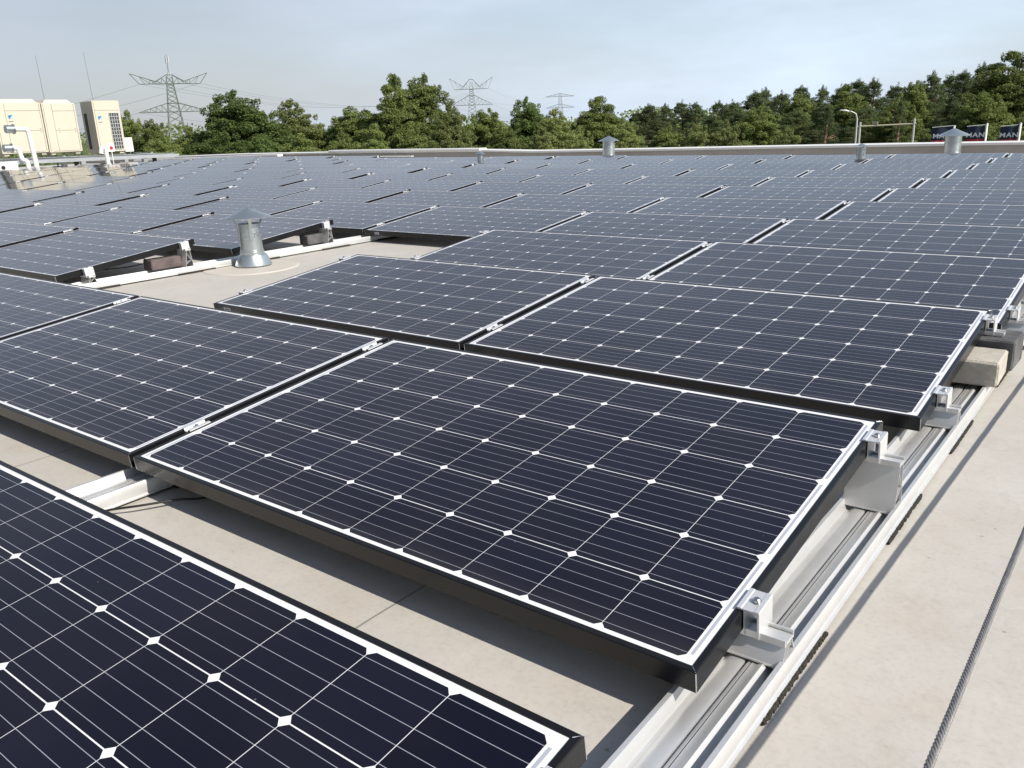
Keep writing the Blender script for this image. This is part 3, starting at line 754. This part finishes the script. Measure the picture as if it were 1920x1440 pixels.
# lightning rods
def rod(px, py0, y, top, lean, label):
    o = empty('lightning_rod', px); tag(o, label, 'lightning rod', 'lightning rods behind the condenser units')
    mb = MB(); mb.tube([(0, 0, 0), (0, lean*.4, top*.45)], .022, 8); mb.tube([(0, lean*.4, top*.45), (0, lean, top)], [.013, .006], 6)
    mb.lathe([(.25, 0), (.25, .05), (.16, .09), (0, .09)], 16); mb.build('rod', M['pylon'], o)
rod((-27.6, 12.72, FLOOR+.05), 0, 0, 3.55, -.06, 'thin lightning rod rising behind the wide condenser units')
rod((-27.6, 14.36, FLOOR+.05), 0, 0, 3.70, -.12, 'thin lightning rod rising behind the narrow condenser unit')

# ------------------------------------------------------------------ pixel rays (used to read a bearing and a height off the photo once)
def ray(px, py):
    d = _f + RX*((px-960)/1582.385) - UX*((py-720)/1582.385); return d.normalized()
def at(px, py, D):
    d = ray(px, py); k = D/math.hypot(d.x, d.y); return CAM + d*k

# ------------------------------------------------------------------ street lamp, gantry, flags
def pole_thing(px, ytop, D):
    p = at(px, ytop, D); return Vector((p.x, p.y, GZ)), p.z-GZ
b, h = pole_thing(1608, 209, 46)
o = empty('street_lamp', b); tag(o, 'slim street lamp with short curved arm before the pine trees', 'street lamp')
L_ = RX.copy(); L_.z = 0; L_.normalize()
mb = MB(); mb.tube([(0, 0, 0), (0, 0, h*.6), (0, 0, h-.35), tuple(-L_*.08+Vector((0, 0, h-.10))), tuple(-L_*.28+Vector((0, 0, h))), tuple(-L_*.42+Vector((0, 0, h+.03)))], [.075, .06, .042, .035, .03, .03], 10); mb.build('pole', M['lamp'], o, smooth=True)
mb = MB(); mb.tube([tuple(-L_*.40+Vector((0, 0, h+.02))), tuple(-L_*.55+Vector((0, 0, h+.06))), tuple(-L_*.86+Vector((0, 0, h+.09)))], [.028, .045, .028], 10); mb.build('lamp_head', M['pipe_white'], o, smooth=True)
b, h = pole_thing(1613, 231, 44); b2, h2 = pole_thing(1715, 222, 44)
o = empty('gantry', b); tag(o, 'plain metal gantry of two posts and one crossbar before the pines', 'gantry')
mb = MB(); mb.tube([(0, 0, 0), (0, 0, h+.05)], .05, 8); mb.build('post', M['lamp'], o); mb = MB(); mb.tube([b2-b, b2-b+Vector((0, 0, h2))], .05, 8); mb.build('post', M['lamp'], o)
mb = MB(); pa = at(1608, 237.5, 44)-b; pb = at(1718, 232, 44)-b; mb.tube([pa, pb], .042, 8); q = pa.lerp(pb, .3); mb.box(q.x-.12, q.x+.12, q.y-.03, q.y+.03, q.z+.05, q.z+.2); mb.build('crossbar', mat('yellowish steel', (.45, .42, .28), .6), o)
def flag(pxp, pyt, x0, x1, yt, D, label):
    b, h = pole_thing(pxp, pyt, D); o = empty('banner_flag', b); tag(o, label, 'flag', 'company flags on white poles')
    mb = MB(); mb.tube([(0, 0, 0), (0, 0, h)], [.055, .04], 10); mb.lathe([(.0, h+.05), (.05, h+.02), (.045, h)], 8); mb.build('pole', M['pipe_white'], o, smooth=True)
    p0 = at(x0, yt+2, D)-b; p1 = at(x1, yt, D)-b; u = (p1-p0); W_ = u.length; u.normalize()
    nrm = u.cross(Vector((0, 0, 1))).normalized()
    H_ = at((x0+x1)/2, yt, D).z - at((x0+x1)/2, yt+27.5, D).z
    mb = MB(); n = 16; rows = [(0, 0), (H_*.35, 0), (H_*.72, 0), (H_*.86, 0), (H_*1.55, 1)]
    rows = [(0, 0), (H_*.4, 0), (H_*.86, 0), (H_*1.0, 1), (H_*1.9, 1)]
    vs = []
    for (d, _) in rows:
        for i in range(n+1):
            t = i/n; wv = math.sin(t*7+d*1.5+pxp)*.035*(1-t*.6)
            for s_ in (-1, 1): vs.append(p0+u*W_*t+nrm*(wv+s_*.006)+Vector((0, 0, -d)))
    fs = []; ms = []
    R_ = 2*(n+1)
    for j in range(len(rows)-1):
        for i in range(n):
            a = j*R_+2*i; c_ = a+R_
            for f_ in ((a, a+2, c_+2, c_), (a+1, c_+1, c_+3, a+3)): fs.append(f_); ms.append(1 if j >= 2 else 0)
    mb.v = [tuple(v) for v in vs]; mb.f = fs; mb.m = ms
    fixn(mb.build('cloth', [M['darkblue'], M['flag_red']], o, smooth=True))
    cu = bpy.data.curves.new('lettering', 'FONT'); cu.body = 'MAN'; cu.size = H_*.50; cu.extrude = .004; cu.offset = .008; cu.align_x = 'CENTER'; cu.space_character = 1.12
    cu.materials.append(M['flag_white'])
    t = bpy.data.objects.new('lettering', cu); col.objects.link(t); t.parent = o
    c0 = p0+u*W_*.52+Vector((0, 0, -H_*.72))-nrm*-.05*(1)
    t.matrix_local = Matrix(((u.x, 0, nrm.x, c0.x), (u.y, 0, nrm.y, c0.y), (0, 1, 0, c0.z), (0, 0, 0, 1))) @ Matrix.Diagonal((1.0, .85, 1, 1))
    bpy.context.view_layer.update(); dg = bpy.context.evaluated_depsgraph_get(); me_ = bpy.data.meshes.new_from_object(t.evaluated_get(dg))
    t2 = bpy.data.objects.new('letters', me_); col.objects.link(t2); t2.parent = o; t2.matrix_local = t.matrix_local.copy(); bpy.data.objects.remove(t); t2.name = 'lettering'
    mb = MB(); mb.tube([p0+Vector((0, 0, .02)), p1+u*.12+Vector((0, 0, .05))], .014, 6); mb.build('crossarm', M['pipe_white'], o)
flag(1789.5, 238, 1748, 1786, 238, 40, 'navy company flag with white letters, partly hidden behind the largest vent')
flag(1851, 233, 1813, 1847, 236, 40, 'navy company flag with white letters just right of the largest vent')
flag(1914, 232, 1876, 1910, 236, 40, 'navy company flag with white letters at the right picture edge')

# ------------------------------------------------------------------ lattice pylons and conductors
def pylon(px, D, ytop, ylow_arm, yup_arm, w_up, w_low, label, antenna=False, th=.16, yaw=0.0, kind=0):
    c = at(px, ytop, D); b = Vector((c.x, c.y, GZ)); o = empty('lattice_pylon', b); tag(o, label, 'pylon', 'high voltage lattice pylons on the horizon')
    Z = lambda y: at(px, y, D).z - GZ
    az = math.atan2(-(b.x-CAM.x), b.y-CAM.y)
    ux = Vector((math.cos(az+yaw), math.sin(az+yaw), 0)); uy = Vector((-ux.y, ux.x, 0))
    H = Z(ytop); zu = Z(yup_arm); zl = Z(ylow_arm); s = D/1582.385*math.cos(math.atan((px-960)/1582.385))**2
    hw = lambda z: max(.55*s*6.0*(1-.62*min(z/zu, 1)), s*3.0) if z < zu else s*3.0
    mb = MB()
    P = lambda a, q, z: ux*a + uy*q + Vector((0, 0, z))
    levels = [0]; z = 0
    top_w = s*w_up*.085; base_w = s*w_up*.20
    wid = lambda z: base_w*(1-z/zu)*.5 + top_w*.5 if z < zu else top_w*.5*(1-.35*(z-zu)/(H-zu+.01))
    while z < zu-.5:
        z += max(wid(z)*1.0, s*4); levels.append(min(z, zu))
    zt_ = Z(yup_arm-14) if kind == 0 else Z(yup_arm-6)
    levels += [zt_]
    for z0, z1 in zip(levels, levels[1:]):
        for (a, q) in ((-1, -1), (1, -1), (1, 1), (-1, 1)):
            mb.tube([P(a*wid(z0), q*wid(z0), z0), P(a*wid(z1), q*wid(z1), z1)], th, 4, cap=False)
        for (a0, q0, a1, q1) in ((-1, -1, 1, -1), (1, -1, 1, 1), (1, 1, -1, 1), (-1, 1, -1, -1)):
            mb.tube([P(a0*wid(z0), q0*wid(z0), z0), P(a1*wid(z1), q1*wid(z1), z1)], th*.6, 4, cap=False)
            mb.tube([P(a1*wid(z0), q1*wid(z0), z0), P(a0*wid(z1), q0*wid(z1), z1)], th*.6, 4, cap=False)
    mb.build('mast', M['pylon'], o)
    tips = []
    def arm(z, halfl, halfw_top, rise_, tip_dz, tip_dx, nm):
        mb = MB()
        for q in (-1, 1): mb.tube([P(-wid(z)*1.0, q*wid(z), z), P(wid(z)*1.0, q*wid(z), z)], th*.9, 4); mb.tube([P(-wid(z), q*wid(z), z+rise_), P(wid(z), q*wid(z), z+rise_)], th*.7, 4)
        for sg in (-1, 1):
            for q in (-1, 1):
                wq = wid(z)
                A = P(sg*wq, q*wq, z); T = P(sg*halfl, 0, z+tip_dz*0); U = P(sg*wq, q*wq, z+rise_); tp = P(sg*(halfl+tip_dx), 0, z+tip_dz)
                mb.tube([A, T], th*.9, 4); 
                if tip_dz > 0:
                    mb.tube([U, P(sg*halfl*.45, q*wq*.5, z+rise_*.25), tp], th*.8, 4)
                    mb.tube([T, tp], th*.7, 4)
                    n = 5
                    for i in range(1, n):
                        t = i/n; bot = A.lerp(T, t); 
                        top_ = U.lerp(P(sg*halfl*.45, q*wq*.5, z+rise_*.25), t/.45) if t < .45 else P(sg*halfl*.45, q*wq*.5, z+rise_*.25).lerp(tp, (t-.45)/.55)
                        mb.tube([bot, top_], th*.5, 4); mb.tube([A.lerp(T, (i-1)/n), top_], th*.5, 4)
                    mb.tube([U, P(sg*halfl*.62, 0, z)], th*.6, 4)
                else:
                    mb.tube([U, T], th*.8, 4)
                    n = 5
                    for i in range(1, n):
                        t = i/n; mb.tube([A.lerp(T, t), U.lerp(T, t)], th*.5, 4); mb.tube([A.lerp(T, (i-1)/n), U.lerp(T, t)], th*.5, 4)
            tips.append(b+P(sg*halfl*.98, 0, z)); tips.append(b+P(sg*halfl*.5, 0, z))
        mb.build(nm, M['pylon'], o)
    if kind == 0:
        arm(zu, w_up*.40*s, 0, s*16, s*19, s*w_up*.11, 'upper_crossarm')
        arm(zl, w_low*.5*s, 0, s*16, 0, 0, 'lower_crossarm')
    else:
        arm(zu, w_up*.5*s, 0, s*5, 0, 0, 'upper_crossarm'); arm(zl, w_low*.5*s, 0, s*6, 0, 0, 'lower_crossarm')
    if antenna:
        mb = MB(); mb.tube([P(0, 0, zt_), P(0, 0, H)], th*1.3, 6)
        for k in range(3):
            q = 2*math.pi*k/3; mb.box(-.18, .18, -.12, .12, H-2.6, H-.3, 1, mat=Matrix.Translation(ux*.45*math.cos(q)+uy*.45*math.sin(q)))
            mb.box(-.12, .12, -.1, .1, H-6.5, H-5.4, 1, mat=Matrix.Translation(ux*.4*math.cos(q)+uy*.4*math.sin(q)))
        mb.build('antenna', [M['pylon'], M['wire_white']], o)
    return tips
T1 = pylon(311, 320, 103, 210, 157, 138, 128, 'tall lattice pylon at the left with antennas on its tip', True, .13, yaw=R(5))
T2 = pylon(883, 560, 154, 197, 167, 75, 74, 'mid-sized lattice pylon rising between the tall tree and the centre', False, .15)
T3 = pylon(1050, 860, 173, 202, 181, 52, 50, 'smallest and farthest lattice pylon above the central treetops', False, .17, kind=1)
def wires(A, B, sag, label, sel):
    mb = MB()
    for i in sel:
        a, b_ = A[i], B[i]; pts = []
        for k in range(41):
            t = k/40; p = a.lerp(b_, t); p = p + Vector((0, 0, -sag*4*t*(1-t))); pts.append(p)
        mb.tube(pts, .035, 4, cap=False)
    o = mb.build('power_lines', M['cond']); tag(o, label, 'power lines')
    return o
wires(T1, T2, 9, 'power lines sagging from the tall left pylon to the middle pylon', [0, 1, 2, 3, 4, 6])
wires(T2, T3, 8, 'power lines between the middle pylon and the farthest pylon', [0, 2, 4, 6])
T0 = [t + Vector((-260, -60, -8)) for t in T1]
wires(T1, T0, 9, 'power lines leaving the tall left pylon towards the left picture edge', [0, 2, 4])

# ------------------------------------------------------------------ trees
def leaf_mat(name, c0, c1, c2):
    m = bpy.data.materials.new(name); m.use_nodes = True; t = m.node_tree; b = t.nodes['Principled BSDF']; L = t.links.new
    g = N(t, 'ShaderNodeNewGeometry'); r = N(t, 'ShaderNodeValToRGB'); e = r.color_ramp.elements
    e[0].color = (*c0, 1); e[1].color = (*c2, 1); k = e.new(.55); k.color = (*c1, 1)
    L(g.outputs['Random Per Island'], r.inputs[0])
    oi = N(t, 'ShaderNodeObjectInfo'); hs = N(t, 'ShaderNodeHueSaturation'); mr = N(t, 'ShaderNodeMapRange'); mr.inputs['To Min'].default_value = .8; mr.inputs['To Max'].default_value = 1.2
    L(oi.outputs['Random'], mr.inputs[0]); L(mr.outputs[0], hs.inputs['Value']); L(r.outputs[0], hs.inputs['Color']); L(hs.outputs[0], b.inputs['Base Color'])
    b.inputs['Roughness'].default_value = .65; b.inputs['Specular IOR Level'].default_value = .3
    tr = N(t, 'ShaderNodeBsdfTranslucent'); ms = N(t, 'ShaderNodeMixShader'); ms.inputs[0].default_value = .42
    L(hs.outputs[0], tr.inputs[0]); L(b.outputs[0], ms.inputs[1]); L(tr.outputs[0], ms.inputs[2])
    L(ms.outputs[0], t.nodes['Material Output'].inputs[0]); return m
LM = {'broad': leaf_mat('broad leaf', (.12, .16, .042), (.22, .275, .08), (.36, .41, .15)),
      'light': leaf_mat('light leaf', (.14, .175, .055), (.27, .31, .105), (.42, .44, .19)),
      'dark': leaf_mat('dark leaf', (.075, .12, .034), (.14, .20, .055), (.25, .31, .10)),
      'pine': leaf_mat('pine needles', (.065, .095, .036), (.12, .16, .062), (.21, .25, .10))}
def crown_proto(kind, seed):
    """unit tree: height 12, crown about 8 wide; returns (trunk mesh, crown mesh)"""
    rr = random.Random(seed); V = []; F = []
    H = 12.0
    lobes = []
    trunk = MB()
    if kind == 'pine':
        tx = [Vector((rr.uniform(-.3, .3)*i/6, rr.uniform(-.3, .3)*i/6, H*.96*i/6)) for i in range(7)]
        trunk.tube(tx, [.24*(1-.8*i/6) for i in range(7)], 8)
        for i in range(150):
            t = rr.random()**.8; z = H*(.16+.80*t)
            rad = (3.9*(1-t)**.7+.25)*rr.uniform(.15, 1.0)**.55
            a = rr.uniform(0, 6.283); p = Vector((math.cos(a)*rad, math.sin(a)*rad, z-rad*.06+rr.uniform(-.3, .3)))
            s = rr.uniform(.42, .85)*(.75+.35*(1-t)); lobes.append((p, Vector((s, s, s*.62))))
            if i % 4 == 0: trunk.tube([(0, 0, z-.15*rad), p], [.06, .02], 4)
        for i in range(rr.randint(3, 5)):
            a = rr.uniform(0, 6.28); q = rr.uniform(0, 1.3)*(1 if i else 0); z = H*(.985-.05*q)
            lobes.append((Vector((math.cos(a)*q, math.sin(a)*q, z)), Vector((.22, .22, .55)))); lobes.append((Vector((math.cos(a)*q, math.sin(a)*q, z-.6)), Vector((.5, .5, .35))))
        per, ls = 520, .21
    else:
        trunk.tube([(0, 0, 0), (.1, .05, H*.2), (rr.uniform(-.2, .2), 0, H*.45), (0, 0, H*.8)], [.3, .24, .17, .05], 8)
        big = []
        for i in range(17):      # uneven envelope: a handful of boughs, each carrying many twigs
            t = rr.uniform(.05, 1); z = H*(.20+.62*t); a = i*2.4+rr.uniform(-.5, .5)
            w_ = {'light': 2.1*(1-t)+.5, 'broad': 2.5*(1-t**2.2)+.35}.get(kind, 2.7*(1-t**3)+.3)
            big.append((Vector((math.cos(a)*w_, math.sin(a)*w_, z)), rr.uniform(1.3, 2.1)*(1.15-.45*t)))
        big.append((Vector((0, 0, H*.83)), 1.45)); big.append((Vector((rr.uniform(-.6, .6), rr.uniform(-.6, .6), H*.62)), 2.2)); big.append((Vector((0, 0, H*.38)), 2.9)); big.append((Vector((0, 0, H*.18)), 2.9))
        for (c, r_) in big:
            for _ in range(int(8+r_*r_*6)):
                d = Vector((rr.gauss(0, 1), rr.gauss(0, 1), rr.gauss(0, .9))).normalized()
                s = rr.uniform(.28, .62); p = c+d*r_*rr.uniform(.55, 1.12)
                if p.z < .3: continue
                lobes.append((p, Vector((s*1.1, s*1.1, s*.85))))
            trunk.tube([(0, 0, c.z*.55), (0, 0, c.z*.75), c], [.13, .09, .03], 5)
        for i in range(14):
            a = rr.uniform(0, 6.28); q = rr.uniform(0, 2.1)
            lobes.append((Vector((math.cos(a)*q, math.sin(a)*q, H*(.985-.035*q*q)+rr.uniform(-.3, .1))), Vector((.28, .28, .5))*rr.uniform(.7, 1.1)))
        per, ls = 800, .19
    for (c, s) in lobes:
        vol = (s.x*s.y*s.z)**(1/3); m_ = int(per*max(vol, .22)**2.1)+6
        for _ in range(m_):
            d = Vector((rr.gauss(0, 1), rr.gauss(0, 1), rr.gauss(0, 1))).normalized()
            k = rr.uniform(.35, 1.0)**.45*rr.uniform(.85, 1.12)
            p = c + Vector((d.x*s.x, d.y*s.y, d.z*s.z))*k
            nrm = (d + Vector((rr.uniform(-1, 1), rr.uniform(-1, 1), rr.uniform(-.4, 1.2)))*.75).normalized()
            a = nrm.orthogonal().normalized(); a.rotate(Matrix.Rotation(rr.uniform(0, 6.28), 3, nrm)); b_ = nrm.cross(a)
            if kind == 'pine': la, lb = ls*rr.uniform(.9, 1.6), ls*rr.uniform(.22, .4)
            else: la, lb = ls*rr.uniform(.55, 1.15), ls*rr.uniform(.4, .8)
            o = len(V); bend_ = nrm*la*.25
            V.extend([tuple(p-a*la*.5-bend_), tuple(p+b_*lb*.5), tuple(p+a*la*.5-bend_), tuple(p-b_*lb*.5)]); F.append((o, o+1, o+2, o+3))
    cm = bpy.data.meshes.new('crown'); cm.from_pydata(V, [], F); cm.update()
    to = trunk.build('trunk', M['pine_trunk'] if kind == 'pine' else M['trunk'], smooth=True); tm = to.data; bpy.data.objects.remove(to)
    return tm, cm
PROT = {}
for kd, ns in (('broad', 3), ('light', 2), ('dark', 2), ('pine', 3)):
    for i in range(ns):
        PROT[(kd, i)] = crown_proto('pine' if kd == 'pine' else ('light' if kd == 'light' else 'broad'), 100+len(PROT)*7)
        PROT[(kd, i)][1].materials.append(LM[kd])
cnt = {}
def tree(px, ytop, wpx, D, kd, label, name, group):
    D = D*2.0 if D > 43 else D*1.75
    p = at(px, ytop, D); h = p.z-GZ; wd = wpx*(rnd.uniform(1.3, 1.7) if kd == 'pine' else 1.42)*D/1582.385*math.cos(math.atan((px-960)/1582.385))**2
    k = cnt.get(kd, 0); cnt[kd] = k+1
    n = len([1 for q in PROT if q[0] == kd]); tm, cm = PROT[(kd, k % n)]
    o = empty(name, (p.x, p.y, GZ), (0, 0, rnd.uniform(0, 6.28)))
    o.scale = (wd/8.0, wd/8.0, h/12.1)
    t = bpy.data.objects.new('trunk', tm); col.objects.link(t); t.parent = o
    c = bpy.data.objects.new('crown', cm); col.objects.link(c); c.parent = o
    tag(o, label, 'tree', group); return o
BT = [  # px, top, width px, distance, kind, label
 (232, 208, 90, 52, 'broad', 'green tree directly behind the narrow condenser unit'),
 (283, 222, 80, 50, 'broad', 'low green tree just left of the tall pylon legs'),
 (352, 238, 90, 48, 'broad', 'low green tree at the foot of the tall left pylon'),
 (433, 170, 175, 46, 'dark', 'large round dark green tree right of the tall left pylon'),
 (492, 208, 100, 47, 'dark', 'dark green tree leaning on the right side of the large round one'),
 (548, 188, 130, 50, 'light', 'airy pale green tree right of the large round dark tree'),
 (606, 232, 90, 50, 'broad', 'low tree in the dip of the skyline left of the tallest tree'),
 (662, 198, 120, 49, 'broad', 'rounded green tree just left of the tallest tree'),
 (738, 139, 105, 47, 'broad', 'tallest tree left of the middle pylon, left half of its double top'),
 (790, 140, 125, 48, 'broad', 'tallest tree left of the middle pylon, right half of its double top'),
 (842, 196, 90, 45, 'light', 'pale green tree left of the middle pylon'),
 (912, 202, 100, 46, 'broad', 'green tree standing under the middle pylon'),
 (985, 182, 95, 48, 'dark', 'dark green tree with a spiky top left of the smallest pylon'),
 (1045, 205, 95, 44, 'light', 'bright green tree directly under the smallest pylon'),
 (1122, 181, 110, 47, 'broad', 'tall green tree above the wide vent with the cone cap'),
 (1168, 222, 80, 45, 'light', 'bright low tree at the right of the wide vent'),
 (1252, 236, 90, 42, 'broad', 'low green shrub tree in front of the first dark pines'),
 (1312, 232, 90, 42, 'light', 'low pale tree in front of the dark pines, left of the bright deciduous one'),
 (1362, 226, 90, 42, 'light', 'pale shrub tree before the pines near the picture centre right'),
 (1423, 196, 110, 44, 'broad', 'bright deciduous tree standing before the pine belt'),
 (1475, 240, 90, 41, 'light', 'low bright shrub just left of the leaning orange pine trunk'),
 (700, 232, 90, 40, 'broad', 'low bush under the left side of the tallest tree'),
 (778, 240, 100, 40, 'broad', 'low bush under the middle of the tallest tree'),
 (860, 238, 90, 40, 'light', 'low bright bush left of the middle pylon foot'),
 (945, 236, 90, 40, 'broad', 'low bush right of the middle pylon foot'),
 (1012, 240, 80, 39, 'light', 'low bright bush left of the wide cone-capped vent'),
 (1085, 238, 80, 39, 'light', 'low bright bush behind the wide cone-capped vent'),
 (560, 250, 110, 42, 'broad', 'low dark bush under the airy pale tree'),
 (640, 248, 100, 41, 'broad', 'low bush at the left end of the raised edge trim'),
 (420, 245, 130, 41, 'dark', 'low dark bush under the large round tree'),
 (490, 252, 100, 41, 'dark', 'low dark bush under the right side of the large round tree'),
 (300, 255, 100, 44, 'broad', 'low bush above the parapet right of the condenser deck'),
 (1900, 96, 170, 50, 'broad', 'big bright deciduous tree at the top right corner'),
 (1850, 172, 120, 46, 'broad', 'deciduous tree left of and below the big corner tree'),
 (1690, 188, 120, 47, 'broad', 'deciduous tree standing among pines above the gantry'),
 (1590, 158, 100, 60, 'broad', 'green broadleaf crown behind the street lamp'),
 (1500, 172, 90, 60, 'broad', 'green broadleaf crown left of the street lamp'),
 (1718, 150, 80, 58, 'broad', 'green broadleaf crown behind the gantry end'),
]
for a in BT: tree(a[0], a[1], a[2], a[3], a[4], a[5], 'broadleaf_tree', 'broadleaf trees beyond the roof edge')
PT = [(1190, 212, 60), (1216, 198, 70), (1246, 196, 75), (1280, 192, 70), (1312, 190, 70), (1345, 184, 75), (1378, 182, 70), (1408, 174, 75), (1440, 170, 75), (1470, 168, 75),
      (1505, 164, 80), (1540, 160, 80), (1572, 160, 80), (1610, 150, 85), (1645, 147, 85), (1682, 150, 85), (1718, 146, 85), (1752, 138, 90), (1780, 134, 90), (1812, 130, 90), (1842, 121, 95), (1880, 130, 100), (1915, 130, 100), (1955, 120, 110)]
front = [(1238, 222, 70), (1335, 214, 80), (1388, 206, 80), (1490, 204, 90), (1548, 192, 90), (1625, 196, 95), (1668, 202, 90), (1742, 190, 100), (1790, 186, 100), (1822, 200, 90), (1880, 196, 100), (1935, 186, 110),
         (1530, 240, 80), (1588, 236, 80), (1650, 240, 90), (1705, 236, 90), (1765, 230, 90), (1830, 232, 90), (1895, 228, 100)]
for i, (x, y, w_) in enumerate(PT):
    tree(x+rnd.uniform(-8, 8), y+rnd.uniform(-6, 7), w_, 66+rnd.uniform(-5, 8), 'pine', 'dark pine on the skyline, %s from the left of the pine belt' % (WORDS[i+1] if i < 20 else ['twenty-first', 'twenty-second', 'twenty-third', 'twenty-fourth'][i-20]), 'pine_tree', 'dark pines forming the belt on the right')
for i, (x, y, w_) in enumerate(front):
    tree(x, y, w_, (56 if i < 12 else 50)+rnd.uniform(-2, 3), 'pine', 'dark pine below the skyline, %s from the left in the nearer %s pine row' % ((WORDS[i+1], 'tall') if i < 12 else (WORDS[i-11], 'low')), 'pine_tree', 'dark pines forming the belt on the right')
# far-off wood closing the horizon: nobody could count its trees
V = []; F = []; rr = random.Random(5)
for i in range(26000):
    a = R(rr.uniform(-80, 4)); D = rr.uniform(205, 240); top = 8.4+.9*math.sin(a*23)+.6*math.sin(a*61+1)+rr.uniform(-.5, .5)
    p = Vector((CAM.x+math.sin(a)*D, CAM.y+math.cos(a)*D, GZ+top*rr.random()**.6)); la = rr.uniform(.35, .8)
    u = Vector((rr.gauss(0, 1), rr.gauss(0, 1), rr.gauss(0, 1))).normalized(); q = u.orthogonal().normalized(); k = len(V)
    V += [tuple(p-u*la*.5), tuple(p+q*la*.4), tuple(p+u*la*.5), tuple(p-q*la*.4)]; F.append((k, k+1, k+2, k+3))
me = bpy.data.meshes.new('distant_wood'); me.from_pydata(V, [], F); me.materials.append(LM['broad'])
o = bpy.data.objects.new('distant_wood', me); col.objects.link(o); tag(o, 'far-off green wood along the horizon behind all the trees', 'wood', kind='stuff')
# bare orange trunks catching the sun before the belt
def snag(px, yb, yt, D, lean, label):
    p = at(px, yt, D); o = empty('pine_tree', (p.x, p.y, GZ)); tag(o, label, 'tree', 'dark pines forming the belt on the right')
    h = p.z-GZ; mb = MB(); pts = [Vector((0, 0, 0))+RX*lean*t+Vector((0, 0, h*t)) for t in (0, .3, .6, .8, 1)]
    pts[0] = pts[0]-RX*lean*.0; pts = [q-RX*lean for q in pts]; mb.tube(pts, [.22, .19, .15, .12, .06], 8)
    for k in range(5):
        t = rnd.uniform(.55, .95); q = pts[0].lerp(pts[-1], t); s_ = rnd.choice((-1, 1)); mb.tube([q, q+RX*s_*rnd.uniform(.5, 1.3)+Vector((0, 0, rnd.uniform(.1, .6)))], [.05, .02], 5)
    mb.build('trunk', M['pine_trunk'], o, smooth=True)
    c = bpy.data.objects.new('crown', PROT[('pine', 1)][1]); col.objects.link(c); c.parent = o; c.location = (0, 0, h*.45); c.scale = (.28, .28, .055*h)
snag(1553, 270, 214, 90, .5, 'pine with a bare orange trunk, left of the street lamp')
snag(1690, 265, 205, 90, .4, 'pine with a bare orange trunk, behind the gantry crossbar')
